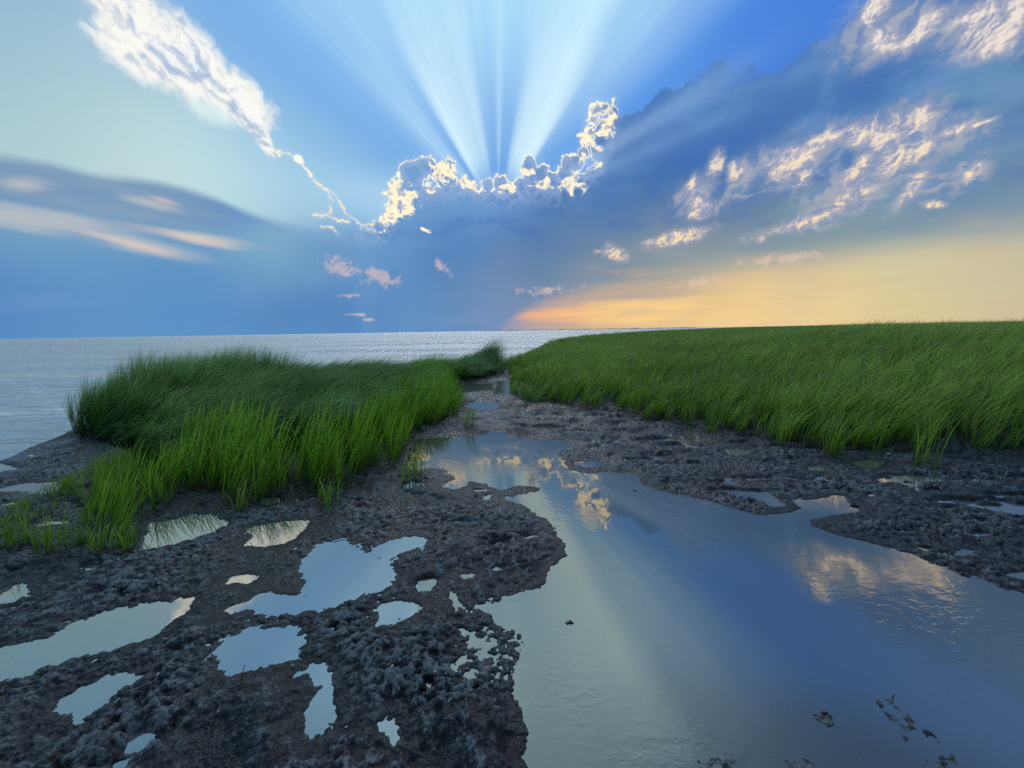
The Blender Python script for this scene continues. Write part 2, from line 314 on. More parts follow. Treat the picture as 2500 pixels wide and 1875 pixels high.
    fcol = mix(ss(0.4, 0.9, v), fcol, warm)
    col = mix(dens * (0.55 + 0.4 * v), col, fcol)
    low = union([(830, 655, 34, 16, -10), (925, 678, 36, 15, -14), (848, 722, 26, 4, 0), (865, 768, 22, 3, 0), (905, 780, 12, 3, 0), (1340, 707, 55, 8, 4), (1905, 632, 90, 13, 8), (1700, 690, 40, 10, 10), (1080, 655, 10, 16, 60), (1460, 614, 8, 5, 0)])
    col = mix(ssd(0.0, 1.5, low + (nf - 0.5) * 3.4 + (0.45 - bw) * 1.4) * 0.5, col, A3((236, 204, 186)))
    col = mix(ss(0.5, 0.8, hz) * ssd(7, 12, EL) * ss(4, 14, AZ) * 0.3, col, A3((214, 176, 150)))
    # the lit fringes of cloud are a little soft
    return np.clip(col, 0, 4).astype(f32)
# ------------------------------------------------------------------ tiny node language
class NT:
    def __init__(s, tree): s.t = tree
    def n(s, typ, **kw):
        nd = s.t.nodes.new(typ)
        for k, v in kw.items(): setattr(nd, k, v)
        return nd
    def put(s, sock, v):
        if isinstance(v, V): s.t.links.new(v.s, sock)
        elif isinstance(v, bpy.types.NodeSocket): s.t.links.new(v, sock)
        else: sock.default_value = v
    def m(s, op, a, b=None, c=None, clamp=False):
        nd = s.n('ShaderNodeMath', operation=op, use_clamp=clamp)
        for i, v in enumerate((a, b, c)):
            if v is not None: s.put(nd.inputs[i], v)
        return V(s, nd.outputs[0])
    def vm(s, op, a, b=None, scale=None, out=0):
        nd = s.n('ShaderNodeVectorMath', operation=op)
        s.put(nd.inputs[0], a)
        if b is not None: s.put(nd.inputs[1], b)
        if scale is not None: s.put(nd.inputs[3], scale)
        return V(s, nd.outputs[out])
    def ss(s, a, b, x):
        nd = s.n('ShaderNodeMapRange', interpolation_type='SMOOTHSTEP')
        s.put(nd.inputs[0], x); s.put(nd.inputs[1], a); s.put(nd.inputs[2], b)
        nd.inputs[3].default_value = 0; nd.inputs[4].default_value = 1
        return V(s, nd.outputs[0])
    def ssd(s, a, b, x):   # falls from 1 at a to 0 at b
        nd = s.n('ShaderNodeMapRange', interpolation_type='SMOOTHSTEP')
        s.put(nd.inputs[0], x); s.put(nd.inputs[1], a); s.put(nd.inputs[2], b)
        nd.inputs[3].default_value = 1; nd.inputs[4].default_value = 0
        return V(s, nd.outputs[0])
    def mix(s, f, a, b, blend='MIX'):
        nd = s.n('ShaderNodeMix', data_type='RGBA', blend_type=blend)
        s.put(nd.inputs[0], f)
        for i, c in ((6, a), (7, b)):
            s.put(nd.inputs[i], (*c, 1.0) if isinstance(c, tuple) else c)
        return V(s, nd.outputs[2])
    def noise(s, vec, scale, detail=2.0, rough=0.5, dist=0.0, col=False):
        nd = s.n('ShaderNodeTexNoise')
        s.put(nd.inputs['Vector'], vec); nd.inputs['Scale'].default_value = scale
        nd.inputs['Detail'].default_value = detail; nd.inputs['Roughness'].default_value = rough
        nd.inputs['Distortion'].default_value = dist
        return V(s, nd.outputs[1 if col else 0])
    def voro(s, vec, scale, feature='F1', smooth=0.5):
        nd = s.n('ShaderNodeTexVoronoi', feature=feature)
        s.put(nd.inputs['Vector'], vec); nd.inputs['Scale'].default_value = scale
        if feature == 'SMOOTH_F1': nd.inputs['Smoothness'].default_value = smooth
        return V(s, nd.outputs[0])
    def curve(s, pts, x, x0, x1, y1=1.0, y0=0.0):
        "function through pts on [x0,x1] -> [y0,y1]"
        nd = s.n('ShaderNodeFloatCurve')
        cv = nd.mapping.curves[0]
        P = sorted(((px - x0) / (x1 - x0), (py - y0) / (y1 - y0)) for px, py in pts)
        cv.points[0].location = P[0]; cv.points[1].location = P[-1]
        for p in P[1:-1]: cv.points.new(*p)
        for p in cv.points: p.handle_type = 'VECTOR' if len(P) > 24 else 'AUTO'
        nd.mapping.extend = 'HORIZONTAL'; nd.mapping.update()
        s.put(nd.inputs['Value'], (x - x0) * (1 / (x1 - x0)))
        return V(s, nd.outputs[0]) * (y1 - y0) + y0
    def xyz(s, x, y, z):
        nd = s.n('ShaderNodeCombineXYZ')
        for i, v in enumerate((x, y, z)): s.put(nd.inputs[i], v)
        return V(s, nd.outputs[0])
class V:
    def __init__(a, nt, s): a.nt = nt; a.s = s
    def __add__(a, b): return a.nt.m('ADD', a, b)
    __radd__ = __add__
    def __sub__(a, b): return a.nt.m('SUBTRACT', a, b)
    def __rsub__(a, b): return a.nt.m('SUBTRACT', b, a)
    def __mul__(a, b): return a.nt.m('MULTIPLY', a, b)
    __rmul__ = __mul__
    def __truediv__(a, b): return a.nt.m('DIVIDE', a, b)
    def max(a, b): return a.nt.m('MAXIMUM', a, b)
    def min(a, b): return a.nt.m('MINIMUM', a, b)
    def clamp(a): return a.nt.m('ADD', a, 0.0, clamp=True)
    def abs(a): return a.nt.m('ABSOLUTE', a)
    def pow(a, b): return a.nt.m('POWER', a, b)


def make_map(name, az0, az1, el0, el1, w, h, full):
    az = az0 + (np.arange(w) + 0.5) / w * (az1 - az0); el = el0 + (np.arange(h) + 0.5) / h * (el1 - el0)
    G = np.meshgrid(az, el)
    c = build_sky(G[0], G[1], full)
    im = bpy.data.images.new(name, w, h, alpha=True, float_buffer=True)
    im.colorspace_settings.name = 'Non-Color'
    px = np.ones((h, w, 4), f32); px[..., :3] = c
    im.pixels.foreach_set(px.ravel()); im.update(); im.pack()
    return im
world = bpy.data.worlds.new('World'); scene.world = world; world.use_nodes = True
world.cycles.sampling_method = 'MANUAL'; world.cycles.sample_map_resolution = 1024
wt = world.node_tree; wt.nodes.clear(); N = NT(wt)
WIN = (-62.0, 62.0, -3.0, 50.0)
im_front = make_map('sky_front', *WIN, 2480, 1060, True)
im_all = make_map('sky_all', -180, 180, -90, 90, 720, 360, False)
D = V(N, N.n('ShaderNodeTexCoord').outputs['Generated'])
sep = N.n('ShaderNodeSeparateXYZ'); N.put(sep.inputs[0], D)
X, Y, Z = (V(N, sep.outputs[i]) for i in range(3))
AZn = N.m('ARCTAN2', X, Y) * (180 / math.pi); ELn = N.m('ARCSINE', Z) * (180 / math.pi)
def samp(im, az0, az1, el0, el1):
    t = N.n('ShaderNodeTexImage', interpolation='Linear', extension='EXTEND'); t.image = im
    N.put(t.inputs[0], N.xyz((AZn - az0) * (1 / (az1 - az0)), (ELn - el0) * (1 / (el1 - el0)), 0.0))
    return V(N, t.outputs[0])
c1 = samp(im_front, *WIN); c2 = samp(im_all, -180, 180, -90, 90)
inwin = N.ssd(56, 61, AZn.abs()) * N.ssd(44, 49, ELn)
custom = N.mix(1.0, N.mix(inwin, c2, c1), (1 / STR,) * 3, 'MULTIPLY')
sky = N.n('ShaderNodeTexSky', sky_type='NISHITA')
sky.sun_disc = False; sky.sun_elevation = math.radians(sun_el); sky.sun_rotation = math.radians(sun_az)
sky.air_density = 1.2; sky.dust_density = 1.0; sky.ozone_density = 1.6
final = N.mix(N.ssd(-0.35, 0.25, Y), custom, V(N, sky.outputs[0]))     # behind the camera: plain clear sky
bg = N.n('ShaderNodeBackground'); bg.inputs[1].default_value = STR
N.put(bg.inputs[0], final)
wo = N.n('ShaderNodeOutputWorld'); wt.links.new(bg.outputs[0], wo.inputs[0])

# ------------------------------------------------------------------ the sun, veiled by the bank: broad and weak
sun = bpy.data.lights.new('sun', 'SUN'); sun.energy = 0.5; sun.angle = math.radians(50); sun.color = (1.0, 0.95, 0.88)
sun.cycles.use_multiple_importance_sampling = False
so = bpy.data.objects.new('sun', sun); COL.objects.link(so)
_a, _e = math.radians(sun_az), math.radians(sun_el + 26)
_d = Vector((math.sin(_a) * math.cos(_e), math.cos(_a) * math.cos(_e), math.sin(_e)))
so.rotation_euler = _d.to_track_quat('Z', 'Y').to_euler()

# ------------------------------------------------------------------ survey of the shore
def G_(l): return [g(*p) for p in l]
POOL = [(1001, 1073), (1030, 1070), (1066, 1067), (1147, 1065), (1180, 1061), (1200, 1049), (1241, 1051), (1247, 1069), (1290, 1071), (1347, 1073), (1392, 1075), (1408, 1093), (1367, 1105),
        (1375, 1118), (1385, 1135), (1392, 1146), (1420, 1152), (1453, 1156), (1485, 1150), (1534, 1152), (1558, 1160), (1571, 1179), (1604, 1195), (1681, 1209), (1735, 1220), (1789, 1238), (1862, 1256),
        (1907, 1254), (1952, 1240), (1934, 1229), (1925, 1218), (1975, 1218), (2020, 1207), (2056, 1209), (2092, 1238), (2106, 1250), (2033, 1261), (1984, 1272), (1988, 1286), (2065, 1311), (2133, 1324),
        (2187, 1340), (2232, 1351), (2269, 1369), (2314, 1383), (2354, 1401), (2395, 1401), (2431, 1419), (2463, 1435), (2500, 1446), (2650, 1490), (2900, 1600), (3100, 1900), (3100, 2400),
        (1320, 2400), (1290, 2000), (1278, 1875), (1270, 1835), (1286, 1798), (1278, 1770), (1261, 1729), (1245, 1696), (1229, 1655), (1208, 1631), (1245, 1619), (1245, 1590), (1261, 1550), (1200, 1535),
        (1194, 1517), (1188, 1499), (1127, 1491), (1099, 1485), (1086, 1460), (1091, 1438), (1105, 1446), (1127, 1460), (1147, 1481), (1184, 1466), (1221, 1454), (1290, 1440), (1326, 1428), (1333, 1403),
        (1351, 1379), (1377, 1352), (1379, 1335), (1367, 1321), (1351, 1301), (1331, 1268), (1290, 1246), (1249, 1228), (1217, 1215), (1270, 1205), (1310, 1199), (1318, 1193), (1265, 1187), (1245, 1195),
        (1221, 1199), (1188, 1189), (1184, 1181), (1148, 1177), (1143, 1187), (1111, 1197), (1091, 1193), (1066, 1187), (1107, 1171), (1078, 1146), (1054, 1144), (1034, 1148), (1001, 1150), (985, 1120), (1001, 1095)]
PUD = [
 [(741, 1350), (761, 1330), (789, 1318), (855, 1316), (879, 1330), (895, 1340), (920, 1326), (960, 1314), (993, 1305), (1038, 1308), (1050, 1322), (1030, 1340), (985, 1355), (956, 1367), (968, 1387), (973, 1412), (960, 1428),
  (936, 1444), (879, 1460), (834, 1485), (794, 1499), (757, 1497), (728, 1503), (671, 1509), (622, 1513), (590, 1501), (541, 1513), (525, 1495), (570, 1477), (590, 1469), (635, 1444), (692, 1440), (728, 1446), (745, 1425), (722, 1398), (724, 1372)],
 [(545, 1550), (602, 1521), (692, 1519), (736, 1525), (761, 1546), (745, 1590), (732, 1615), (683, 1635), (635, 1647), (570, 1668), (541, 1660), (513, 1639), (504, 1607), (517, 1574)],
 [(732, 1631), (753, 1615), (801, 1615), (822, 1639), (830, 1668), (838, 1708), (834, 1761), (797, 1798), (761, 1826), (736, 1802), (728, 1753), (740, 1708), (765, 1690), (735, 1665), (700, 1668), (705, 1640)],
 [(916, 1765), (940, 1749), (985, 1745), (1000, 1770), (1001, 1800), (975, 1822), (935, 1826), (918, 1800)],
 [(920, 1468), (960, 1460), (1009, 1470), (1034, 1485), (1021, 1501), (985, 1521), (928, 1536), (903, 1534), (903, 1505)],
 [(-300, 1680), (-41, 1586), (0, 1574), (61, 1558), (122, 1548), (163, 1517), (244, 1493), (293, 1475), (358, 1464), (415, 1462), (448, 1454), (484, 1469), (476, 1493), (439, 1513), (391, 1554), (346, 1574), (264, 1599),
  (183, 1617), (102, 1639), (41, 1660), (0, 1668), (-61, 1680), (-300, 1760)],
 [(362, 1627), (378, 1643), (350, 1668), (309, 1688), (285, 1721), (236, 1749), (203, 1770), (122, 1765), (106, 1753), (151, 1704), (203, 1676), (264, 1641), (338, 1627)],
 [(344, 1275), (407, 1267), (468, 1253), (529, 1251), (566, 1275), (529, 1298), (480, 1314), (427, 1332), (366, 1342), (334, 1347), (342, 1318), (354, 1296)],
 [(582, 1294), (610, 1283), (671, 1273), (724, 1267), (769, 1267), (761, 1290), (732, 1310), (692, 1332), (643, 1340), (586, 1338), (602, 1310)],
 [(-24, 1448), (0, 1446), (37, 1424), (73, 1412), (102, 1428), (90, 1452), (49, 1466), (16, 1481), (-20, 1481)],
 [(561, 1403), (602, 1397), (639, 1397), (635, 1416), (598, 1432), (565, 1428), (529, 1434), (537, 1422)],
 [(-40, 1195), (0, 1191), (41, 1181), (81, 1175), (155, 1174), (161, 1187), (134, 1201), (94, 1210), (61, 1203), (24, 1201), (-40, 1203)],
 [(69, 1278), (122, 1268), (171, 1266), (191, 1259), (187, 1268), (155, 1280), (102, 1289), (69, 1291)],
 [(122, 1532), (140, 1518), (165, 1512), (171, 1518), (150, 1528), (134, 1532)],
 [(775, 1186), (834, 1182), (850, 1196), (836, 1210), (790, 1212), (770, 1200)],
 [(773, 1232), (818, 1230), (822, 1242), (800, 1252), (776, 1250)],
 [(622, 1216), (692, 1210), (696, 1222), (660, 1234), (624, 1236)],
 [(1127, 1400), (1150, 1394), (1172, 1398), (1170, 1414), (1132, 1417)],
 [(1400, 1127), (1440, 1124), (1479, 1128), (1478, 1139), (1440, 1143), (1405, 1138)],
 [(1215, 930), (1245, 924), (1252, 945), (1240, 966), (1208, 962)],
 [(1143, 985), (1180, 975), (1221, 982), (1215, 998), (1180, 1004), (1143, 996)],
 [(1100, 940), (1150, 934), (1204, 938), (1200, 954), (1140, 957), (1104, 952)],
 [(1762, 1096), (1800, 1092), (1839, 1098), (1832, 1110), (1790, 1113), (1765, 1106)],
 [(1952, 1138), (1990, 1132), (2029, 1142), (2020, 1152), (1975, 1150)],
 [(2070, 1126), (2120, 1118), (2165, 1130), (2158, 1144), (2100, 1143)],
 [(1654, 1050), (1690, 1050), (1705, 1064), (1740, 1072), (1735, 1082), (1690, 1078), (1665, 1064)],
 [(2323, 1345), (2350, 1336), (2385, 1342), (2400, 1360), (2370, 1370), (2335, 1358)],
 [(2474, 1308), (2510, 1300), (2540, 1312), (2520, 1326), (2480, 1320)],
 [(466, 1862), (500, 1846), (545, 1852), (568, 1875), (560, 1900), (470, 1895)],
 [(1030, 1870), (1060, 1858), (1092, 1866), (1094, 1895), (1036, 1895)],
 [(60, 1110), (95, 1104), (100, 1112), (70, 1118)],
 [(440, 1790), (520, 1785), (540, 1796), (470, 1806)],
]
CRUMB = [[(1100, 1520), (1200, 1530), (1270, 1550), (1310, 1580), (1255, 1640), (1240, 1690), (1150, 1680), (1060, 1650), (1040, 1610), (1110, 1600)]]
POND = [(1118, 1560), (1150, 1538), (1215, 1545), (1229, 1570), (1210, 1600), (1160, 1607), (1117, 1590)]
MATS = [[(2125, 1700), (2180, 1700), (2230, 1750), (2280, 1790), (2330, 1830), (2350, 1900), (2250, 1900), (2200, 1830), (2170, 1780)],
        [(1985, 1735), (2020, 1730), (2042, 1760), (2030, 1795), (2000, 1785)],
        [(1705, 1850), (1760, 1826), (1820, 1840), (1835, 1900), (1705, 1900)], [(1920, 1850), (1950, 1832), (1990, 1850), (2020, 1900), (1925, 1900)]]
SEA = [(-3000, -400), (-60, -12), (-20, 0.2), (-12, 2.6), (-8, 3.7)] + G_([(-60, 1165), (16, 1150), (81, 1140), (41, 1128), (16, 1122), (41, 1112), (102, 1083), (163, 1061)]) + \
      [(-7.6, 6.7), (-8.5, 8), (-8.8, 9.6), (-8, 11.2), (-6.5, 12.5), (-4.5, 13.6), (-3.2, 14.6), (-2.6, 16.2), (-1.5, 18), (0.2, 20.5), (1.5, 27), (3, 38), (8, 55), (23, 90), (60, 150), (200, 330), (600, 800),
       (3000, 3000), (3000, 9000), (-9000, 9000), (-9000, -400)]

def sdf(px, py, poly, margin=None):
    "signed distance, positive inside; far points (beyond margin) get -margin"
    P = np.array(poly, float)
    out = np.full(px.shape, -(margin or 1e9), f32)
    if margin is not None:
        sel = (px > P[:, 0].min() - margin) & (px < P[:, 0].max() + margin) & (py > P[:, 1].min() - margin) & (py < P[:, 1].max() + margin)
    else: sel = np.ones(px.shape, bool)
    x = px[sel].astype(f32); y = py[sel].astype(f32)
    if x.size == 0: return out
    d = np.full(x.shape, 1e18, f32); ins = np.zeros(x.shape, bool)
    for i in range(len(P)):
        ax, ay = P[i]; bx_, by_ = P[(i + 1) % len(P)]
        ex, ey = bx_ - ax, by_ - ay; L = ex * ex + ey * ey + 1e-12
        t = np.clip(((x - ax) * ex + (y - ay) * ey) / L, 0, 1)
        d = np.minimum(d, (x - ax - t * ex) ** 2 + (y - ay - t * ey) ** 2)
        if ay != by_:
            ins ^= ((ay > y) != (by_ > y)) & (x < (bx_ - ax) * (y - ay) / (by_ - ay) + ax)
    d = np.sqrt(d); v = np.where(ins, d, -d)
    if margin is not None: v = np.maximum(v, -margin)
    out[sel] = v
    return out

def field_rise(x, y):
    "broad rise of the right-hand marsh"
    r = np.hypot(x, y)
    return 0.78 * ss(6.0, 20.0, r) * ss(0.10, 0.95, x / np.maximum(y, 0.5)) + 0.10 * ss(0.3, 1.5, x) * ss(7.5, 11, y)

def ground_height(x, y, crust=None):
    dsea = -sdf(x, y, SEA)
    wx = fbm(x / 0.35, y / 0.35, 5, 0.68, 201) * 0.055; wy = fbm(x / 0.35, y / 0.35, 5, 0.68, 211) * 0.055
    far = 1 + ss(5, 12, y) * 1.5
    X_, Y_ = x + wx * far, y + wy * far
    dw = sdf(X_, Y_, G_(POOL), 1.0)
    for p in PUD: dw = np.maximum(dw, sdf(X_, Y_, G_(p), 0.8))
    dw = np.maximum(dw, sdf(X_, Y_, G_(POND), 0.5))
    dw = dw + 0.012
    d = np.minimum(-dw, dsea * 0.6)                      # positive on mud
    n1 = fbm(x / 0.9, y / 0.9, 4, 0.5, 221)
    h = 0.004 + 0.024 * ss(0, 0.30, d) + 0.028 * n1 * ss(0.0, 0.4, d) + 0.016 * fbm(x / 0.28, y / 0.28, 3, 0.5, 222) * ss(0.0, 0.15, d) + 0.05 * ss(0.5, 3.0, dsea) * ss(5.0, 8.0, y)
    h = np.where(d < 0, 0.004 - 0.014 * ss(0, 0.08, -d) - 0.09 * ss(0.0, 0.7, -d), h)
    lump = billow(x / 0.11 + wx * 6, y / 0.11 + wy * 6, 4, 0.62, 231) - 0.4
    lump2 = fbm(x / 0.035, y / 0.035, 2, 0.6, 241)
    near = ssd(5, 14, y)
    wa = worley(x / 0.055 + wx * 12, y / 0.050 + wy * 12, 233); wb = worley(x / 0.023 + wy * 22, y / 0.026 + wx * 22, 234)
    dome = (0.55 - wa) * 0.024 + (0.5 - wb) * 0.016 * near
    amp = (0.65 + 0.35 * ss(-0.02, 0.10, d)) * ssd(0.0, 0.14, -d)
    rough_ = 0.35 + 1.0 * ss(-0.35, 0.5, fbm(x / 0.7, y / 0.5, 3, 0.5, 251))
    h = h + amp * (0.018 * lump + 0.006 * lump2 * near + dome) * rough_
    for p in CRUMB:
        c = ss(-0.03, 0.06, sdf(x, y, G_(p), 0.5)) * ss(-0.08, 0.02, d + 0.045)
        h = h * (1 - c) + c * (-0.003 + 0.012 * lump + dome * 0.9)
    for p in MATS:
        m = ss(-0.03, 0.012, sdf(X_, Y_, G_(p), 0.5))
        h = np.maximum(h, h * (1 - m) + m * (-0.0035 + 0.014 * lump + 0.004 * lump2))
    for (p, r_, a_) in (((1140, 1800), 0.20, 0.05), ((1000, 1560), 0.25, 0.02), ((1150, 1330), 0.35, 0.02), ((700, 1760), 0.35, 0.03), ((350, 1560), 0.2, 0.015)):
        q = g(*p); h = h + a_ * np.exp(-((x - q[0]) ** 2 + (y - q[1]) ** 2) / (r_ * r_)) * ss(0.0, 0.12, d)
    # hoof-sized hollows in the open mud right of the pool
    hol = ss(0.45, 0.8, fbm(x / 0.5, y / 0.28, 3, 0.5, 261)) * ss(0.1, 0.4, d)
    h = h - 0.030 * hol
    h = h - (0.042 + 0.03 * fbm(x / 0.5, y / 1.2, 3, 0.5, 291)) * ss(-2.0, -1.2, x) * ssd(0.3, 0.8, x) * ss(6.2, 8.0, y) * ssd(14, 16, y)      # the creek bed stays wet
    rb = ss(0.3, 1.2, x + 0.25 * y - 1.0)                                   # right bank: streaky, many seeps
    h = h - 0.105 * rb * ss(-0.05, 0.60, fbm(x / 0.75 + y * 0.3, y / 0.30, 4, 0.55, 271)) * ss(0.08, 0.3, d) * ssd(0.3, 1.6, d - 1.0)
    h = h - 0.060 * ss(0.12, 0.70, fbm(x / 0.42, y / 0.26, 3, 0.55, 281)) * ss(0.04, 0.15, d) * ssd(5, 9, np.abs(y)) 
    h = h + field_rise(x, y)
    sea_m = ss(0.0, 0.7, -dsea)
    h = np.where(dsea < 0, h * (1 - sea_m) - 0.6 * sea_m, h)
    if crust is not None: crust.append(np.clip(0.5 + (dome / 0.030 + lump * 0.6) * rough_, 0, 1))
    return h, d

# ------------------------------------------------------------------ mud flat mesh: a fan that opens away from the camera
def tagset(o, label=None, cat=None, kind=None, group=None):
    if label: o['label'] = label
    if cat: o['category'] = cat
    if kind: o['kind'] = kind
    if group: o['group'] = group
    return o
def mesh_from(name, verts, faces, mat=None, smooth=True, quads=None):
    me = bpy.data.meshes.new(name)
    if quads is not None:
        nv, nf_ = len(verts), len(quads)
        me.vertices.add(nv); me.vertices.foreach_set('co', np.asarray(verts, f32).ravel())
        me.loops.add(nf_ * 4); me.loops.foreach_set('vertex_index', np.asarray(quads, np.int32).ravel())
        me.polygons.add(nf_); me.polygons.foreach_set('loop_start', np.arange(0, nf_ * 4, 4, dtype=np.int32))
        try: me.polygons.foreach_set('loop_total', np.full(nf_, 4, np.int32))
        except Exception: pass
        me.update(calc_edges=True)
        me.polygons.foreach_set('use_smooth', np.full(nf_, smooth)); me.validate()
    else:
        me.from_pydata([tuple(v) for v in verts], [], faces); me.update()
        for p in me.polygons: p.use_smooth = smooth
    if mat: me.materials.append(mat)
    return me
def link(name, me, loc=(0, 0, 0), parent=None):
    o = bpy.data.objects.new(name, me); COL.objects.link(o); o.location = loc
    if parent: o.parent = parent
    return o

rows = [0.62]
while rows[-1] < 900:
    r_ = rows[-1]
    rows.append(r_ + (max(0.0016 * r_ * r_, 0.0045) if r_ < 7 else 0.0016 * 49 * (r_ / 7) ** 1.7))
rows = np.array(rows, f32)
cols = np.concatenate([np.linspace(-6, -2.5, 50)[:-1], np.linspace(-2.5, 2.1, 1210), np.linspace(2.1, 6, 55)[1:]]).astype(f32)
GY, GT = np.meshgrid(rows, cols, indexing='ij'); GX = GY * GT
CRUST = []
HZ, DD = ground_height(GX, GY, CRUST)
nr, nc = GX.shape
idx = np.arange(nr * nc, dtype=np.int32).reshape(nr, nc)
quads = np.stack([idx[:-1, :-1], idx[:-1, 1:], idx[1:, 1:], idx[1:, :-1]], -1)
deep = (np.maximum.reduce([HZ[:-1, :-1], HZ[:-1, 1:], HZ[1:, 1:], HZ[1:, :-1]]) < -0.45) 
quads = quads[~deep].reshape(-1, 4)
print('ground', nr, nc, len(quads))

def new_mat(name):
    m = bpy.data.materials.new(name); m.use_nodes = True; m.node_tree.nodes.clear()
    n = NT(m.node_tree); out = n.n('ShaderNodeOutputMaterial'); return m, n, out
def mud_material():
    m, n, out = new_mat('wet_mud')
    P = V(n, n.n('ShaderNodeTexCoord').outputs['Object'])
    we_ = n.n('ShaderNodeAttribute'); we_.attribute_name = 'wet'; WET = V(n, we_.outputs['Fac'])
    cr_ = n.n('ShaderNodeAttribute'); cr_.attribute_name = 'crust'; CRU = V(n, cr_.outputs['Fac'])
    a = n.noise(P, 1.6, 4, 0.55); b = n.noise(P, 15.0, 3, 0.6); c = n.noise(P, 70.0, 3, 0.7); e = n.noise(P, 0.6, 3, 0.5)
    k = (CRU - 0.5) * 0.9 + (b - 0.5) * 1.3 + (c - 0.5) * 1.5 + (a - 0.5) * 0.9
    base = n.mix(n.ss(-0.16, 0.16, k), (0.003, 0.004, 0.005), (0.034, 0.041, 0.050))
    base = n.mix(n.ss(0.16, 0.50, k), base, (0.19, 0.235, 0.245))                          # dried crust on the crumbs
    base = n.mix(n.ss(0.48, 0.66, e) * 0.5, base, n.mix(0.5, base, (0.030, 0.025, 0.022)))  # brown patches
    base = n.mix(n.ssd(0.34, 0.46, e) * 0.5, base, n.mix(0.5, base, (0.030, 0.045, 0.022))) # green algae film
    pt = n.n('ShaderNodeAttribute'); pt.attribute_name = 'shade_wet'
    base = n.mix(V(n, pt.outputs['Fac']) * 0.85, base, n.mix(0.25, (0.009, 0.008, 0.007), base))      # dark shade and wet painted into the mud under and beside the grass
    base = n.mix(WET * 0.6, base, (0.010, 0.012, 0.013))                                     # soaked rim of the pools
    bs = n.n('ShaderNodeBsdfPrincipled')
    n.put(bs.inputs['Base Color'], base)
    n.put(bs.inputs['Roughness'], (0.24 + 0.42 * n.ss(0.40, 0.62, a)) * (1 - 0.15 * WET))
    bs.inputs['Specular IOR Level'].default_value = 0.35
    bp = n.n('ShaderNodeBump'); bp.inputs['Strength'].default_value = 0.8; bp.inputs['Distance'].default_value = 0.02
    n.put(bp.inputs['Height'], b * 0.7 + c * 0.45)
    m.node_tree.links.new(bp.outputs[0], bs.inputs['Normal'])
    m.node_tree.links.new(bs.outputs[0], out.inputs[0])
    return m
M_MUD = mud_material()
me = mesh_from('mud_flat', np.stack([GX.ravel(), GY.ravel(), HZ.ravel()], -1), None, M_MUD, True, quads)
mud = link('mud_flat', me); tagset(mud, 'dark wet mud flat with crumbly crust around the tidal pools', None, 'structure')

# ------------------------------------------------------------------ water
def water_material(name, ior, bump, scale, stretch, turbid, clear, bump2=0.0, rough=0.0, tint=(1.0, 0.95, 0.84)):
    m, n, out = new_mat(name)
    P = V(n, n.n('ShaderNodeTexCoord').outputs['Object'])
    Q = n.vm('MULTIPLY', P, stretch)
    h = n.noise(Q, scale, 3, 0.5, 0.4)
    patch = n.ss(0.44, 0.66, n.noise(P, 0.9, 2, 0.5))
    hh = h * patch if bump2 == 0 else h + bump2 * n.noise(n.vm('MULTIPLY', P, stretch), scale * 0.23, 3, 0.5, 0.3)
    bp = n.n('ShaderNodeBump'); bp.inputs['Strength'].default_value = 1.0; bp.inputs['Distance'].default_value = bump
    n.put(bp.inputs['Height'], hh)
    gl = n.n('ShaderNodeBsdfGlossy'); gl.inputs['Roughness'].default_value = rough
    if rough > 0: n.put(gl.inputs['Roughness'], rough * (0.7 + 0.9 * n.ss(0.35, 0.65, n.noise(n.vm('MULTIPLY', P, (0.03, 0.16, 1.0)), 1.0, 4, 0.6))))
    if True: gl.inputs['Color'].default_value = (*tint, 1)
    df = n.n('ShaderNodeBsdfDiffuse'); df.inputs['Color'].default_value = (*turbid, 1)
    tr = n.n('ShaderNodeBsdfTransparent'); tr.inputs['Color'].default_value = (0.62, 0.72, 0.72, 1)
    fr = n.n('ShaderNodeFresnel'); fr.inputs['IOR'].default_value = ior
    L = m.node_tree.links
    for k in (gl, fr): L.new(bp.outputs[0], k.inputs['Normal'])
    mx = n.n('ShaderNodeMixShader'); mx.inputs[0].default_value = clear
    L.new(df.outputs[0], mx.inputs[1]); L.new(tr.outputs[0], mx.inputs[2])
    m2 = n.n('ShaderNodeMixShader'); L.new(fr.outputs[0], m2.inputs[0]); L.new(mx.outputs[0], m2.inputs[1]); L.new(gl.outputs[0], m2.inputs[2])
    L.new(m2.outputs[0], out.inputs[0])
    return m
M_POOL = water_material('pool_water', 4.2, 0.0020, 16.0, (0.8, 1.5, 1.0), (0.19, 0.20, 0.17), 0.48, tint=(0.98, 0.90, 0.76))
M_PUD = water_material('puddle_water', 5.5, 0.0006, 20.0, (0.8, 1.5, 1.0), (0.22, 0.23, 0.21), 0.25, tint=(1.0, 0.97, 0.88))
M_SEA = water_material('sea_water', 2.2, 0.16, 2.3, (0.55, 1.25, 1.0), (0.40, 0.44, 0.44), 0.0, 2.2, 0.30, tint=(1, 0.99, 0.95))
def offset_poly(poly, d):
    P = np.array(poly, float); n_ = len(P)
    area = sum(P[i][0] * P[(i + 1) % n_][1] - P[(i + 1) % n_][0] * P[i][1] for i in range(n_))
    s_ = 1 if area > 0 else -1; o = []
    for i in range(n_):
        a, b, c = P[i - 1], P[i], P[(i + 1) % n_]
        t = (c - a); t /= (np.hypot(*t) + 1e-9); o.append((b[0] + s_ * t[1] * d, b[1] - s_ * t[0] * d))
    return o
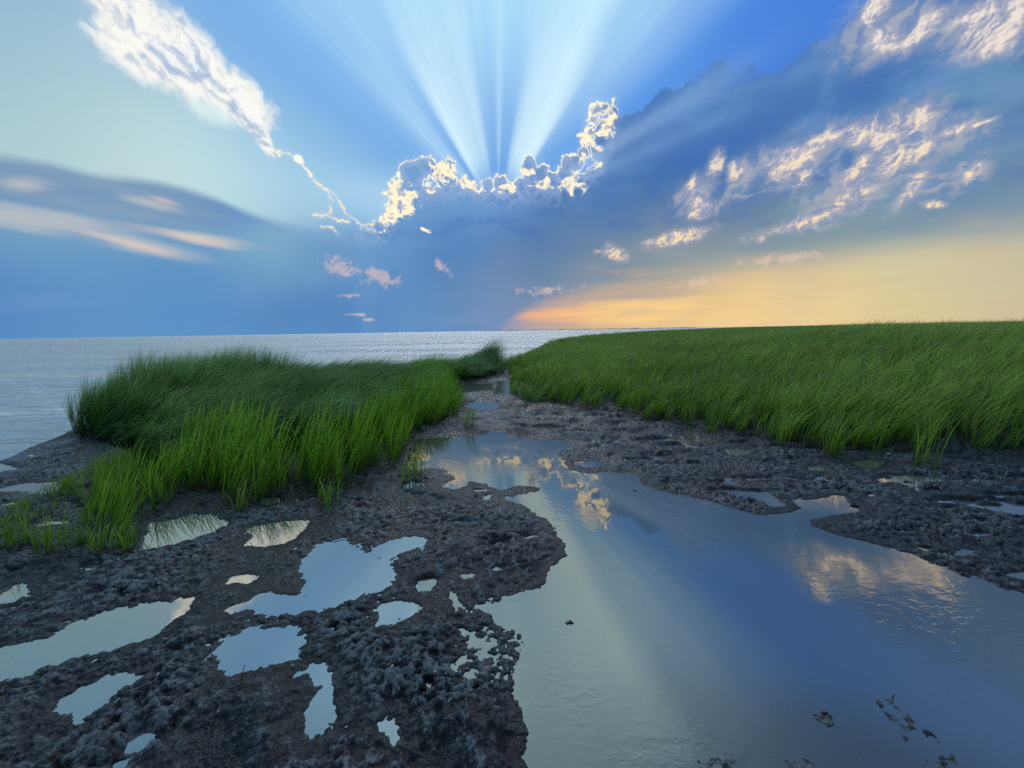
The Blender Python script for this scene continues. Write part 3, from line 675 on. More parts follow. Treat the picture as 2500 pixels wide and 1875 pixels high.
# every pool is one level sheet cut well inside its banks; all stand at the same tide level
def hull(pts):
    pts = sorted(map(tuple, pts))
    def half(p):
        r = []
        for q in p:
            while len(r) > 1 and (r[-1][0] - r[-2][0]) * (q[1] - r[-2][1]) - (r[-1][1] - r[-2][1]) * (q[0] - r[-2][0]) <= 0: r.pop()
            r.append(q)
        return r
    a = half(pts); b = half(pts[::-1]); return a[:-1] + b[:-1]
allp = [('tidal_pool', POOL, 0.25)] + [('puddle', p, 0.05) for p in PUD]
for k, (nm, poly, off) in enumerate(allp):
    if nm == 'tidal_pool':
        W2 = [g(*p) for p in [(960, 1040), (1420, 1040), (1600, 1140), (2130, 1180), (2560, 1400), (3150, 1900), (3150, 2500), (1000, 2500), (1020, 1420), (1080, 1300), (1010, 1150), (960, 1160)]]
    else:
        c_ = np.mean(G_(poly), axis=0); far_ = c_[1] > 4.5
        W2 = hull(offset_poly(hull(G_(poly)), 0.12 if far_ else 0.06))
    if sum(W2[i][0] * W2[(i + 1) % len(W2)][1] - W2[(i + 1) % len(W2)][0] * W2[i][1] for i in range(len(W2))) < 0: W2 = W2[::-1]
    z = 0.0 if nm == 'tidal_pool' else -0.0002 * k
    me = bpy.data.meshes.new(nm); me.from_pydata([(x, y, z) for x, y in W2], [], [tuple(range(len(W2)))]); me.update(); me.materials.append(M_POOL if nm == 'tidal_pool' else M_PUD)
    o = link(nm, me)
    tagset(o, 'broad still tidal pool mirroring the clouds' if nm == 'tidal_pool' else 'shallow puddle standing in the mud', None, 'structure')
seep = [(-4.4, 0.3), (3.2, 0.3), (9, 1.5), (9, 5), (5.5, 6.2), (3, 7.4), (1.6, 8.6), (0.2, 12), (0.0, 15), (-1.2, 15), (-1.4, 9), (-2.2, 6.0), (-4.3, 4.2), (-5.0, 3.4), (-4.6, 2.0)]
me = bpy.data.meshes.new('seep_water'); me.from_pydata([(x, y, -0.0085) for x, y in seep], [], [tuple(range(len(seep)))]); me.update(); me.materials.append(M_PUD)
o = link('seep_water', me); tagset(o, 'thin film of water seeping into the hollows of the mud', None, 'structure')
# sea sheet, cut to the shore and reaching the horizon
sea_v = [(x, y, -0.02) for x, y in [(-60, -14), (-20, -2), (-7.0, 2.6), (-5.4, 4.0), (-4.6, 4.9), (-5.4, 6.0), (-6.6, 7.4), (-7, 9.5), (-5.5, 11.2), (-3.0, 12.9), (-1.2, 15.5), (0.5, 18.5), (3, 26), (6, 38), (12, 53), (30, 84), (75, 140), (230, 300), (700, 700),
        (4000, 2600), (40000, 20000), (40000, 50000), (-40000, 50000), (-40000, -2000)]]
me = bpy.data.meshes.new('sea'); me.from_pydata(sea_v, [], [tuple(range(len(sea_v)))]); me.update(); me.materials.append(M_SEA)
sea = link('sea', me); tagset(sea, 'pale rippled sea reaching the horizon', None, 'structure')
# distant low shore
def far_shore():
    pts = []; n_ = 60
    x0, x1 = g(1255, 0)[0], 0
    D_ = 3200.0
    t0, t1 = math.tan(math.radians(ae(1150, 800)[0])), math.tan(math.radians(ae(1700, 800)[0]))
    V_ = []; Fs = []
    for i in range(n_ + 1):
        t = t0 + (t1 - t0) * i / n_; h = 4.5 * min(1, i / 14 + 0.12) * (0.8 + 0.25 * math.sin(i * 1.9) + 0.15 * math.sin(i * 5.3))
        for (dy, z) in ((0, -1.0), (25, h * 0.75), (80, h), (260, h * 0.8), (300, -1.0)): V_.append((t * (D_ + dy), D_ + dy, z))
    for i in range(n_):
        for j in range(4): a = i * 5 + j; Fs.append((a, a + 5, a + 6, a + 1))
    return mesh_from('far_shore', V_, Fs, M_SHORE, False)
M_SHORE, n_, out_ = new_mat('far_shore_land')
b_ = n_.n('ShaderNodeBsdfDiffuse'); n_.put(b_.inputs[0], n_.mix(n_.noise(V(n_, n_.n('ShaderNodeTexCoord').outputs['Object']), 0.02, 3), (0.06, 0.08, 0.06), (0.12, 0.12, 0.10)))
M_SHORE.node_tree.links.new(b_.outputs[0], out_.inputs[0])
fs = link('far_shore', far_shore()); tagset(fs, 'low dark strip of far shore on the horizon', None, 'structure')

# ------------------------------------------------------------------ marsh grass
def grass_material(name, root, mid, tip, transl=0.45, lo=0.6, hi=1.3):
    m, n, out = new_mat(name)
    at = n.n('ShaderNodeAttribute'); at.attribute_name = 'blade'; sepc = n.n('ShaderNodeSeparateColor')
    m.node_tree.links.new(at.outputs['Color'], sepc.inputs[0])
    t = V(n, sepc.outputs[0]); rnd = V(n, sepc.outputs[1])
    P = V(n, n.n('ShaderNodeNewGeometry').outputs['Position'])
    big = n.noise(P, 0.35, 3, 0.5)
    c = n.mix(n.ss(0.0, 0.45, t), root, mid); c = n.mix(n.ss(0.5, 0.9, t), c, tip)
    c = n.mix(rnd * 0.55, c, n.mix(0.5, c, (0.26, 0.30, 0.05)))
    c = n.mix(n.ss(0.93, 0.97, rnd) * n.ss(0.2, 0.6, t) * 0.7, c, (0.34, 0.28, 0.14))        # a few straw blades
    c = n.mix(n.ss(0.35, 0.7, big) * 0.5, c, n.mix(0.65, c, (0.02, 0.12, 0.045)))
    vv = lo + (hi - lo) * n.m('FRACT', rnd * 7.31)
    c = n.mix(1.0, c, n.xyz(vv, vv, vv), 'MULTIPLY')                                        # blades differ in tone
    bs = n.n('ShaderNodeBsdfPrincipled'); n.put(bs.inputs['Base Color'], c)
    bs.inputs['Roughness'].default_value = 0.45; bs.inputs['Specular IOR Level'].default_value = 0.35
    tr = n.n('ShaderNodeBsdfTranslucent'); n.put(tr.inputs[0], n.mix(0.35, c, (0.16, 0.34, 0.02)))
    mx = n.n('ShaderNodeMixShader'); mx.inputs[0].default_value = transl
    L = m.node_tree.links; L.new(bs.outputs[0], mx.inputs[1]); L.new(tr.outputs[0], mx.inputs[2]); L.new(mx.outputs[0], out.inputs[0])
    return m
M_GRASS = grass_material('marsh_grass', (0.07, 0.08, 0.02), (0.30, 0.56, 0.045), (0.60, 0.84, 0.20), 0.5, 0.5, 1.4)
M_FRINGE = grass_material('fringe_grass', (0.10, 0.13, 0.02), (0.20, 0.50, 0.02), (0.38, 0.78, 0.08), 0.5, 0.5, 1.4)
M_GRASS_D = grass_material('marsh_grass_windswept', (0.004, 0.010, 0.004), (0.07, 0.27, 0.05), (0.52, 0.88, 0.40), 0.35, 0.4, 1.4)  # near-black roots carry the shade among the lower stems, painted in

def tuft_mesh(name, nb, rad, hmin, hmax, lean, curl, width, seed, mat, segs=4, wind=(1.0, 0.15), spread=0.16):
    R_ = random.Random(seed); Vv, Ff, Cc = [], [], []
    for b in range(nb):
        a = R_.uniform(0, 6.283); r0 = rad * math.sqrt(R_.random()); x0, y0 = r0 * math.cos(a), r0 * math.sin(a)
        h = R_.uniform(hmin, hmax); az = R_.uniform(0, 6.283); k = R_.gauss(0, spread)
        dx = math.cos(az) * abs(k) + lean * wind[0] * R_.uniform(0.7, 1.3); dy = math.sin(az) * abs(k) + lean * wind[1] * R_.uniform(-1, 1.6)
        cu = curl * R_.uniform(0.4, 1.6); L = math.hypot(dx, dy) + 1e-6; ux, uy = dx / L, dy / L
        fa = R_.uniform(0, 3.1416); wxv, wyv = math.cos(fa), math.sin(fa)
        w0 = width * R_.uniform(0.6, 1.3); rnd = R_.random(); base = len(Vv)
        px, py, pz = x0, y0, -0.03; th = math.atan(L) * 0.55
        for s_ in range(segs + 1):
            t = s_ / segs
            w = w0 * (0.75 + 0.5 * t) * (1 - t ** 2.2) + 0.0004
            Vv.append((px - wxv * w / 2, py - wyv * w / 2, pz)); Vv.append((px + wxv * w / 2, py + wyv * w / 2, pz)); Cc += [(t, rnd, 0, 1)] * 2
            th2 = th + cu * t * t; st_ = (h + 0.03) / segs
            px += ux * math.sin(th2) * st_; py += uy * math.sin(th2) * st_; pz += math.cos(th2) * st_
        for s_ in range(segs):
            q = base + 2 * s_; Ff.append((q, q + 1, q + 3, q + 2))
    me = bpy.data.meshes.new(name); me.from_pydata(Vv, [], Ff); me.update()
    ca = me.color_attributes.new('blade', 'FLOAT_COLOR', 'POINT'); ca.data.foreach_set('color', np.array(Cc, f32).ravel())
    me.materials.append(mat)
    return me
def variant_collection(name, makers):
    c = bpy.data.collections.new(name)
    for i, me in enumerate(makers): c.objects.link(bpy.data.objects.new('%s_%d' % (name, i), me))
    return c
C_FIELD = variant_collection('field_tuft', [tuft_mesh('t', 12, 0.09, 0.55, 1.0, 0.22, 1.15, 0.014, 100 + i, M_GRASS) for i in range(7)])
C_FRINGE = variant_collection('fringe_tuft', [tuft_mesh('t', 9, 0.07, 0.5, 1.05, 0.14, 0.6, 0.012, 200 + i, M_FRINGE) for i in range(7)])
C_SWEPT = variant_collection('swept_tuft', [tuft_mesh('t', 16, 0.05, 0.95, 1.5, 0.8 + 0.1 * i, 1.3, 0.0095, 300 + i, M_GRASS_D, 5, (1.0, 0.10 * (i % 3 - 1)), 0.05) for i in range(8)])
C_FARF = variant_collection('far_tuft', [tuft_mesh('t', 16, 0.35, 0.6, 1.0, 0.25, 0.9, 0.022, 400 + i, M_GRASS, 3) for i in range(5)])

def scatter(name, xs, ys, zs, scl, rot, coll, label, group=None):
    n_ = len(xs)
    me = bpy.data.meshes.new(name); me.vertices.add(n_)
    me.vertices.foreach_set('co', np.stack([xs, ys, zs], -1).astype(f32).ravel())
    a = me.attributes.new('scl', 'FLOAT_VECTOR', 'POINT'); a.data.foreach_set('vector', np.asarray(scl, f32).ravel())
    a = me.attributes.new('rot', 'FLOAT_VECTOR', 'POINT'); a.data.foreach_set('vector', np.asarray(rot, f32).ravel())
    o = link(name, me)
    ng = bpy.data.node_groups.new(name, 'GeometryNodeTree')
    ng.interface.new_socket('Geometry', in_out='INPUT', socket_type='NodeSocketGeometry'); ng.interface.new_socket('Geometry', in_out='OUTPUT', socket_type='NodeSocketGeometry')
    gi = ng.nodes.new('NodeGroupInput'); go = ng.nodes.new('NodeGroupOutput'); ci = ng.nodes.new('GeometryNodeCollectionInfo')
    ci.inputs['Collection'].default_value = coll; ci.inputs['Separate Children'].default_value = True; ci.inputs['Reset Children'].default_value = True
    ip = ng.nodes.new('GeometryNodeInstanceOnPoints'); ip.inputs['Pick Instance'].default_value = True
    def attr(nm):
        q = ng.nodes.new('GeometryNodeInputNamedAttribute'); q.data_type = 'FLOAT_VECTOR'; q.inputs[0].default_value = nm; return q.outputs[0]
    L = ng.links; L.new(gi.outputs[0], ip.inputs['Points']); L.new(ci.outputs[0], ip.inputs['Instance'])
    L.new(attr('scl'), ip.inputs['Scale'])
    er = ng.nodes.new('FunctionNodeEulerToRotation'); L.new(attr('rot'), er.inputs[0]); L.new(er.outputs[0], ip.inputs['Rotation'])
    L.new(ip.outputs[0], go.inputs[0])
    md = o.modifiers.new('scatter', 'NODES'); md.node_group = ng
    tagset(o, label, None, 'stuff', group); o['category'] = 'grass'
    return o

LEFT = G_([(163, 1063), (244, 1081), (277, 1097), (325, 1118), (334, 1138), (407, 1210), (470, 1206), (529, 1228), (610, 1230), (700, 1205), (753, 1207), (834, 1195), (854, 1171), (924, 1150), (975, 1150), (985, 1100), (1009, 1058), (1066, 1040), (1107, 1028), (1127, 1000), (1120, 965), (1100, 940)]) + \
       [(-1.2, 12.6), (-0.8, 14.2), (-0.9, 16.5), (-1.6, 17.4), (-2.5, 15.6), (-3.4, 14.1), (-4.7, 13.1), (-6.6, 12.0), (-7.8, 10.8), (-8.4, 9.5), (-8.2, 8.1), (-7.5, 6.9)]
FRONT = G_([(334, 1138), (407, 1219), (529, 1232), (610, 1236), (753, 1211), (834, 1203), (854, 1171), (924, 1154), (985, 1158), (1000, 1100), (1009, 1061), (1066, 1048), (1107, 1032), (1127, 1008), (1131, 975), (1107, 943)])
RIGHT = G_([(1245, 918), (1240, 940), (1252, 967), (1270, 979), (1310, 992), (1371, 996), (1432, 1006), (1500, 1008), (1568, 1026), (1617, 1035), (1703, 1044), (1735, 1051), (1816, 1066), (1907, 1082), (1952, 1087), (2033, 1107), (2133, 1094), (2223, 1107), (2314, 1098), (2372, 1107), (2500, 1107)]) + \
        [(9, 4.2), (14, 3.4), (40, 4), (300, 30), (600, 700), (200, 322), (60, 146), (23, 86), (8, 52), (3, 36), (1.6, 27), (0.4, 21), (-0.7, 18.5), (-0.75, 15.5)]
def polyline_dist(x, y, pts):
    d = np.full(x.shape, 1e9)
    for (ax, ay), (bx_, by_) in zip(pts[:-1], pts[1:]):
        ex, ey = bx_ - ax, by_ - ay; t = np.clip(((x - ax) * ex + (y - ay) * ey) / (ex * ex + ey * ey + 1e-9), 0, 1)
        d = np.minimum(d, np.hypot(x - ax - t * ex, y - ay - t * ey))
    return d
def sample_poly(poly, dens, rmin, rmax, tlim=2.6):
    P = np.array(poly); lo = np.maximum(P.min(0), [-rmax, -1]); hi = np.minimum(P.max(0), [rmax, rmax])
    n_ = int(dens * (hi[0] - lo[0]) * (hi[1] - lo[1]))
    x = rng.uniform(lo[0], hi[0], n_); y = rng.uniform(lo[1], hi[1], n_); r = np.hypot(x, y)
    k = (r >= rmin) & (r < rmax) & (np.abs(x) < tlim * np.maximum(y, 0.1) + 1.5); x, y = x[k], y[k]
    jit = fbm(x / 0.5, y / 0.5, 3, 0.6, 301) * 0.14 * ssd(10, 30, np.hypot(x, y))
    k = sdf(x, y, poly) + jit > 0.0
    return x[k], y[k]

gx_, gy_ = GX.ravel(), GY.ravel()
shade_wet = np.maximum(ss(-0.5, 0.1, sdf(gx_, gy_, LEFT, 0.6)), ss(-0.9, 0.1, sdf(gx_, gy_, RIGHT, 1.0)))  # painted-in darkness of shade and wet, spreading out from the grass
pc_ = mud.data.attributes.new('crust', 'FLOAT', 'POINT'); pc_.data.foreach_set('value', CRUST[0].ravel().astype(f32))
pw_ = mud.data.attributes.new('wet', 'FLOAT', 'POINT'); pw_.data.foreach_set('value', (ssd(0.0, 0.07, DD) * ss(-0.3, -0.02, DD)).ravel().astype(f32))
pa = mud.data.attributes.new('shade_wet', 'FLOAT', 'POINT'); pa.data.foreach_set('value', shade_wet.astype(f32))
# left bank: windswept mass
x, y = sample_poly(LEFT, 95, 0, 40)
df_ = polyline_dist(x, y, FRONT); tipz = ssd(-4.6, -3.4, x)
inner = np.maximum(ss(0.9, 1.3, df_ + fbm(x / 0.9, y / 0.9, 3, 0.5, 311) * 0.35), tipz)
inner = inner * (1 - 0.85 * ss(-3.4, -1.9, x) * ssd(9, 12, y))
gap = ss(0.75, 0.9, df_ + fbm(x / 0.7, y / 0.7, 2, 0.5, 313) * 0.15) * ssd(1.3, 1.5, df_) * (x < -1.7) * (y < 7) * (1 - tipz)
keep = (rng.random(len(x)) > gap * 0.92)
x, y, inner, df_ = x[keep], y[keep], inner[keep], df_[keep]
k = rng.random(len(x)) < inner
xs, ys = x[k], y[k]
hn = fbm(xs / 1.3, ys / 1.0, 3, 0.5, 321) * 1.3
edge_ = ss(0.0, 0.6, sdf(xs, ys, LEFT))
mound = np.exp(-((xs + 1.35) ** 2 + (ys - 15.8) ** 2) / 0.55)
sc_ = (0.80 + 0.13 * hn + 0.06 * ss(-2, -5, xs) + 0.50 * mound) * (0.62 + 0.38 * edge_)
gz = ground_height(xs.astype(f32), ys.astype(f32))[0]
n_ = len(xs)
lean = 0.12 + 0.50 * ss(-0.5, 0.7, fbm(xs / 1.1, ys / 0.8, 2, 0.5, 331)) + rng.normal(0, 0.03, n_) - 0.95 * ssd(-7.0, -6.0, xs)
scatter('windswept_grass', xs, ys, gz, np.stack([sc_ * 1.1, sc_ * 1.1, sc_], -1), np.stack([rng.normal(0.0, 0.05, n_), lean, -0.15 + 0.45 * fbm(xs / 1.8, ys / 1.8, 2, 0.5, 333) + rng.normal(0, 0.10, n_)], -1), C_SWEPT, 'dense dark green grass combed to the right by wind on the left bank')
xs, ys = x[~k], y[~k]
n_ = len(xs); gz = ground_height(xs.astype(f32), ys.astype(f32))[0]
e2 = sdf(xs, ys, LEFT); sc_ = (0.50 + 0.34 * ss(0.0, 0.7, e2) + 0.12 * fbm(xs / 0.6, ys / 0.6, 2, 0.5, 341)) * (0.8 + 0.2 * ss(9, 4, ys) + 0.3 * ss(9, 12, ys))
scatter('grass_fringe', xs, ys, gz, np.stack([sc_ * 1.2, sc_ * 1.2, sc_], -1), np.stack([rng.normal(0, 0.10, n_), rng.normal(0.12, 0.08, n_), rng.normal(0, 0.5, n_)], -1), C_FRINGE, 'upright bright green grass fringing the left bank beside the pools')
# right field
X_, Y_, S_, = [], [], []
for dens, r0, r1 in ((58, 0, 8), (42, 8, 14), (22, 14, 24), (9, 24, 40)):
    a, b = sample_poly(RIGHT, dens, r0, r1); X_.append(a); Y_.append(b)
xs, ys = np.concatenate(X_), np.concatenate(Y_); n_ = len(xs)
gz = ground_height(xs.astype(f32), ys.astype(f32))[0]; r = np.hypot(xs, ys)
e2 = sdf(xs, ys, RIGHT)
tall_ = np.where(rng.random(n_) < 0.03, 1.3, 1.0)
hgt = tall_ * (0.50 + 0.26 * ss(0.0, 0.9, e2) + 0.08 * fbm(xs / 1.6, ys / 1.6, 3, 0.5, 351)) * (0.82 + 0.22 * ss(0.3, 1.0, xs / ys))
wd = 1.15 + 0.7 * ss(10, 40, r)
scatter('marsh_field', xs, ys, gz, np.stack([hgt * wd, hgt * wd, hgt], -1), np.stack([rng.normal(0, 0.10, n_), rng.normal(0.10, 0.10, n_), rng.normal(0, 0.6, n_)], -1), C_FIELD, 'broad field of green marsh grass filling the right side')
X_, Y_ = [], []
for dens, r0, r1 in ((5, 36, 70), (1.4, 70, 140), (0.25, 140, 330)):
    a, b = sample_poly(RIGHT, dens, r0, r1); X_.append(a); Y_.append(b)
xs, ys = np.concatenate(X_), np.concatenate(Y_); n_ = len(xs); r = np.hypot(xs, ys)
gz = ground_height(xs.astype(f32), ys.astype(f32))[0]
hgt = np.where(rng.random(n_) < 0.06, 1.3, 1.0) * 0.74 + 0.08 * fbm(xs / 6, ys / 6, 3, 0.5, 361); wd = 1 + ss(60, 300, r) * 4
scatter('distant_marsh', xs, ys, gz, np.stack([hgt * wd, hgt * wd, hgt], -1), np.stack([rng.normal(0, 0.1, n_), rng.normal(0.1, 0.1, n_), rng.normal(0, 0.7, n_)], -1), C_FARF, 'far part of the marsh grass running to the horizon')
# thin low growth on the mud at the lower left
zone = G_([(190, 1345), (205, 1230), (300, 1150), (350, 1150), (420, 1235), (330, 1262), (322, 1345)])
xs, ys = sample_poly(zone, 90, 0, 20); n_ = len(xs); gz = ground_height(xs.astype(f32), ys.astype(f32))[0]
sc_ = 0.28 + 0.2 * rng.random(n_)
scatter('young_grass', xs, ys, gz, np.stack([sc_ * 1.3, sc_ * 1.3, sc_], -1), np.stack([rng.normal(0, 0.1, n_), rng.normal(0.1, 0.1, n_), rng.normal(0, 0.7, n_)], -1), C_FRINGE, 'thin young grass on the mud at the lower left')

zone = G_([(-60, 1250), (120, 1200), (250, 1130), (330, 1120), (420, 1235), (345, 1262), (325, 1350), (-60, 1365)])
xs, ys = sample_poly(zone, 130, 0, 20); n_ = len(xs); gz = ground_height(xs.astype(f32), ys.astype(f32))[0]
sc_ = (0.13 + 0.12 * rng.random(n_)) * ss(-0.5, 0.4, fbm(xs / 0.4, ys / 0.4, 2, 0.5, 371)) + 0.03
scatter('low_growth', xs, ys, gz, np.stack([sc_ * 1.6, sc_ * 1.6, sc_], -1), np.stack([rng.normal(0, 0.2, n_), rng.normal(0.1, 0.2, n_), rng.normal(0, 0.9, n_)], -1), C_FIELD, 'low sparse green growth on the mud at the left edge')

# ------------------------------------------------------------------ single tufts standing clear of the mass
def zat(x, y): return float(ground_height(np.array([x], f32), np.array([y], f32))[0][0])
TUFTS = [((37, 1343), 0.30, 'thin green tuft on the mud at the left edge of the photo'),
 ((130, 1356), 0.34, 'bushy green tuft below the long narrow puddle at the left'),
 ((250, 1345), 0.26, 'small yellow-green tuft between the left puddles and the young grass'),
 ((302, 1343), 0.22, 'lone short tuft just left of the bright reed-reflecting puddle'),
 ((1147, 1046), 0.42, 'slim tuft on the mud at the far left shore of the tidal pool'),
 ((1018, 1166), 0.46, 'sparse tall tuft standing in the left margin of the tidal pool'),
 ((1000, 1178), 0.36, 'leaning tuft beside the lobe of mud at the left of the pool'),
 ((800, 1236), 0.32, 'tuft rooted in the tiny puddle below the grass fringe'),
 ((600, 1246), 0.36, 'tuft between the two bright puddles, at the foot of the fringe'),
 ((1735, 1056), 0.42, 'tuft next to the dark crooked pond on the right mud'),
 ((1907, 1090), 0.46, 'tuft stepping out of the right field above the dark pond'),
 ((2033, 1116), 0.50, 'tuft with drooping pale blades in front of the right field'),
 ((2254, 1145), 0.72, 'tallest lone tuft, standing forward of the right field near the right edge'),
 ((2128, 1100), 0.50, 'tuft behind the blackest pond at the foot of the right field')]
for i, (p, h_, lab) in enumerate(TUFTS):
    x0, y0 = g(*p)
    me = tuft_mesh('grass_tuft', 30, 0.07 + 0.05 * h_, h_ * 0.6, h_ * 1.15, 0.10, 0.75, 0.0075, 900 + i, M_GRASS, 6)
    o = link('grass_tuft', me, (x0, y0, zat(x0, y0)))
    tagset(o, lab, 'grass tuft', None, 'lone tufts in front of the grass'); o.rotation_euler.z = random.uniform(-0.3, 0.3)

# ------------------------------------------------------------------ small things lying on the mud
def plain(name, c0, c1, rough=0.5, sc=30.0):
    m, n, out = new_mat(name); P = V(n, n.n('ShaderNodeTexCoord').outputs['Object'])
    bs = n.n('ShaderNodeBsdfPrincipled'); n.put(bs.inputs['Base Color'], n.mix(n.ss(0.35, 0.65, n.noise(P, sc, 4, 0.6)), c0, c1)); bs.inputs['Roughness'].default_value = rough
    m.node_tree.links.new(bs.outputs[0], out.inputs[0]); return m
M_SHELL = plain('shell', (0.75, 0.72, 0.66), (0.55, 0.50, 0.45), 0.35, 60)
M_TWIG = plain('dead_twig', (0.02, 0.016, 0.013), (0.06, 0.045, 0.03), 0.7, 80)
M_STRAW = plain('straw', (0.42, 0.35, 0.22), (0.55, 0.48, 0.34), 0.6, 60)
def shell_mesh(R_, seed):
    q = random.Random(seed); Vv = [(0, 0, R_ * 0.35)]; n_ = 12; rings = 4; Ff = []
    for r in range(1, rings + 1):
        for i in range(n_):
            a = 2 * math.pi * i / n_; f = r / rings; rr_ = R_ * f * (1 + 0.12 * q.uniform(-1, 1) * (r == rings)) * (1.0 + 0.06 * (i % 2))
            Vv.append((rr_ * math.cos(a), rr_ * 0.72 * math.sin(a) + R_ * 0.12 * f, R_ * 0.35 * (1 - f * f)))
    for i in range(n_): Ff.append((0, 1 + i, 1 + (i + 1) % n_))
    for r in range(rings - 1):
        for i in range(n_): a = 1 + r * n_ + i; b = 1 + r * n_ + (i + 1) % n_; Ff.append((a, a + n_, b + n_, b))
    me = mesh_from('shell', Vv, Ff, M_SHELL, True); return me
SH = [((269, 1373), 0.012, 'white shell fragment on the dark mud below the young grass'), ((289, 1369), 0.010, 'shell chip lying right of another chip below the young grass'),
      ((958, 1651), 0.011, 'upright white shell sliver in the brown mud of the lower middle'), ((974, 1511), 0.010, 'white shell lying in the round shallow puddle of the lower middle'),
      ((846, 1776), 0.007, 'tiny white shell chip at the right bank of the tall narrow puddle'), ((785, 1776), 0.007, 'tiny white shell chip inside the tall narrow puddle'),
      ((1062, 1654), 0.008, 'pale shell chip at the crumbly mud edge beside the pool'), ((2128, 1218), 0.022, 'pinkish shell on the right mud by the pool inlet'),
      ((2169, 1114), 0.018, 'white shell in the shade at the foot of the right field'), ((2239, 1202), 0.022, 'pale flat shell on the right mud, nearest the tall lone tuft'), ((2280, 1191), 0.016, 'small shell farthest right on the right mud')]
for i, (p, r, lab) in enumerate(SH):
    x0, y0 = g(*p); o = link('shell', shell_mesh(r, i), (x0, y0, max(zat(x0, y0), -0.002) + r * 0.15)); o.rotation_euler = (random.uniform(-0.5, 0.5), random.uniform(-0.5, 0.5), random.uniform(0, 6))
    tagset(o, lab, 'shell', None, 'shell fragments on the mud')
def tube(pts, r0, r1, mat, name, n_=6):
    Vv, Ff = [], []
    for i, p in enumerate(pts):
        a = Vector(pts[max(i - 1, 0)]); b = Vector(pts[min(i + 1, len(pts) - 1)]); t = (b - a).normalized()
        u = t.cross(Vector((0, 0, 1))); u = u.normalized() if u.length > 0.01 else Vector((1, 0, 0)); w = t.cross(u); r = r0 + (r1 - r0) * i / (len(pts) - 1)
        for k_ in range(n_): an = 2 * math.pi * k_ / n_; Vv.append(Vector(p) + u * (r * math.cos(an)) + w * (r * math.sin(an)))
    for i in range(len(pts) - 1):
        for k_ in range(n_): a = i * n_ + k_; b = i * n_ + (k_ + 1) % n_; Ff.append((a, b, b + n_, a + n_))
    Ff.append(tuple(range(n_))[::-1]); Ff.append(tuple(range((len(pts) - 1) * n_, len(pts) * n_)))
    return mesh_from(name, Vv, Ff, mat, True)
TW = [((590, 1668), (612, 1643), 0.05, 'thin dark twig poking up at the edge of the round blue puddle'), ((208, 1500), (213, 1483), 0.03, 'short dark stick by the long left puddle'),
      ((2178, 1700), (2186, 1712), 0.012, 'little dark stick at the tip of the submerged weed patch')]
for i, (p0, p1, up, lab) in enumerate(TW):
    a, b = g(*p0), g(*p1); za = zat(*a); q = random.Random(i + 50)
    pts = [(a[0] + (b[0] - a[0]) * t * 0.5 + q.uniform(-.003, .003), a[1] + (b[1] - a[1]) * t * 0.5, max(za, 0) - 0.01 + (up + 0.02) * t) for t in (0, .2, .4, .6, .8, 1)]
    o = link('twig', tube(pts, 0.0032, 0.001, M_TWIG, 'twig')); tagset(o, lab, 'twig', None, 'dead twigs on the mud')
ST = [((75, 1309), (100, 1315), 'pale straw stem lying on the mud beside the bushy left tuft'), ((560, 1693), (640, 1700), 'bent brown stem lying on the dark mud below the round blue puddle')]
for i, (p0, p1, lab) in enumerate(ST):
    a, b = g(*p0), g(*p1); pts = []
    for t in np.linspace(0, 1, 9):
        xx = a[0] + (b[0] - a[0]) * t; yy = a[1] + (b[1] - a[1]) * t + 0.02 * math.sin(t * 3); pts.append((xx, yy, max(zat(xx, yy), 0) + 0.008))
    o = link('dry_stem', tube(pts, 0.003, 0.0015, M_STRAW if i == 0 else M_TWIG, 'dry_stem')); tagset(o, lab, 'dry stem')
# loose bits of dead stem washed over the mud: too many and too small to count
def litter():
    Vv, Ff = [], []; q = random.Random(5)
    for _ in range(420):
        if q.random() < 0.5: x0, y0 = q.uniform(-4.2, -0.3), q.uniform(1.4, 4.2)
        else: x0, y0 = q.uniform(0.3, 5.5), q.uniform(2.6, 6.8)
        z0 = zlook(x0, y0)
        if z0 < 0.006: continue
        a = q.uniform(0, 3.14); L_ = q.uniform(0.012, 0.07); w = q.uniform(0.0008, 0.0018); c_, s_ = math.cos(a), math.sin(a); b = len(Vv); bend = q.uniform(-.3, .3) * L_
        for t in (-.5, 0, .5):
            xx, yy = x0 + c_ * L_ * t - s_ * bend * (t == 0), y0 + s_ * L_ * t + c_ * bend * (t == 0); zz = zlook(xx, yy) + 0.004
            Vv += [(xx - s_ * w, yy + c_ * w, zz), (xx + s_ * w, yy - c_ * w, zz), (xx, yy, zz + w * 1.6)]
        for k_ in (0, 3):
            o = b + k_; Ff += [(o, o + 3, o + 5, o + 2), (o + 1, o + 2, o + 5, o + 4), (o, o + 1, o + 4, o + 3)]
    return mesh_from('stem_litter', Vv, Ff, M_STRAW, False)
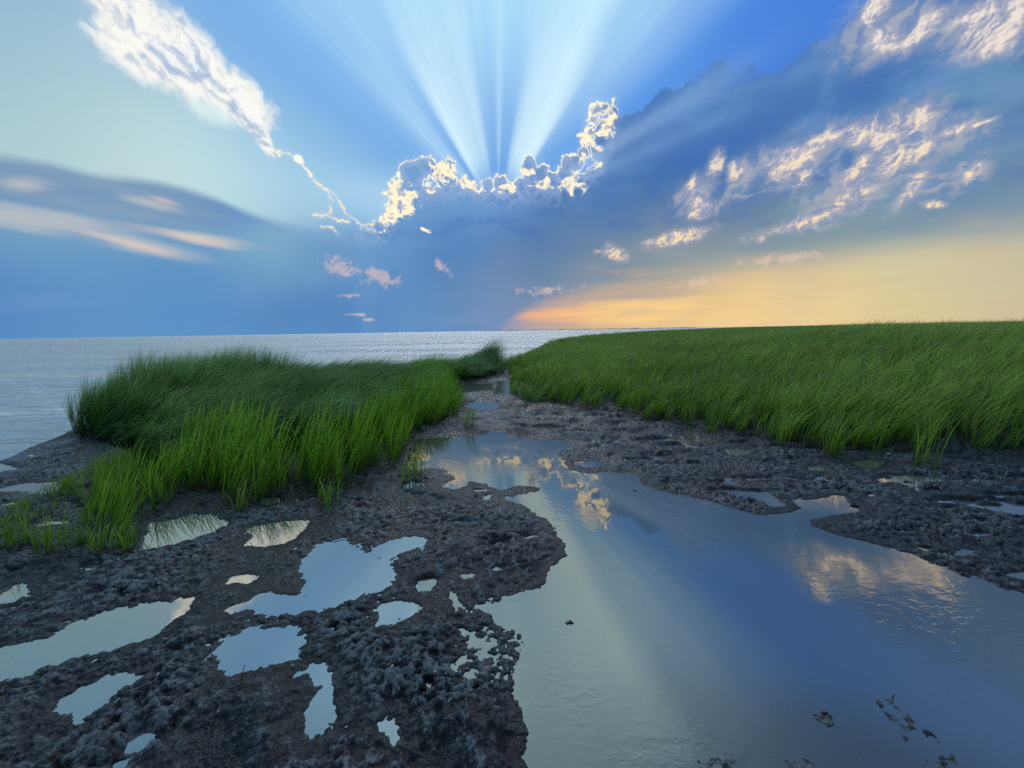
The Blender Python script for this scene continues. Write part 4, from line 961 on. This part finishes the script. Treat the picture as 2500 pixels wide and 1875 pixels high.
def zlook(x_, y_):
    j = int(np.clip(np.searchsorted(rows, y_), 0, nr - 1)); i = int(np.clip(np.searchsorted(cols, x_ / rows[j]), 0, nc - 1)); return float(HZ[j, i])
o = link('stem_litter', litter()); tagset(o, 'scattered bits of dead stem lying on the mud', None, 'stuff'); o['category'] = 'litter'
# clods standing in the pool
def clod(rad, seed):
    q = np.random.default_rng(seed); Vv, Ff = [], []; nu, nv = 34, 14
    for j in range(nv + 1):
        for i in range(nu):
            a = 2 * math.pi * i / nu; e = math.pi / 2 * (1 - j / nv)
            Vv.append((math.cos(a) * math.cos(e), math.sin(a) * math.cos(e), math.sin(e)))
    Vv = np.array(Vv); n1 = fbm(Vv[:, 0] * 2 + seed, Vv[:, 1] * 2 + Vv[:, 2], 4, 0.65, seed)
    n2 = fbm(Vv[:, 0] * 5 + seed, Vv[:, 1] * 5 - Vv[:, 2] * 4, 3, 0.7, seed + 9)
    Vv = Vv * (rad * (0.8 + 0.7 * n1 + 0.45 * n2))[:, None]; Vv[:, 0] *= 1.25; Vv[:, 2] = Vv[:, 2] * 0.38 - rad * 0.10
    for j in range(nv):
        for i in range(nu): a = j * nu + i; b = j * nu + (i + 1) % nu; Ff.append((a, a + nu, b + nu, b))
    return mesh_from('mud_clod', Vv, Ff, M_MUD, True)
CL = [((1391, 1520), 0.030, 'small weedy clod alone in the middle of the tidal pool'), ((1160, 1684), 0.026, 'dark upright clod on the crumbly bank at the lower middle'), ((1344, 1454), 0.010, 'tiny crumb of mud in the pool by the big round lobe'),
      ((1550, 1198), 0.03, 'flat weedy clod near the far right bank of the pool'), ((2088, 1236), 0.035, 'dark clod at the end of the pool inlet'), ((2348, 1396), 0.03, 'dark rounded clod on the right bank where the reflection is brightest'),
      ((925, 1363), 0.02, 'dark clod in the middle of the heart-shaped puddle'), ((748, 1455), 0.018, 'dark clod at the neck of the heart-shaped puddle')]
for i, (p, r, lab) in enumerate(CL):
    x0, y0 = g(*p); o = link('mud_clod', clod(r, 70 + i), (x0, y0, max(zat(x0, y0), -0.004))); tagset(o, lab, 'mud clod', None, 'clods of mud in and by the pool')
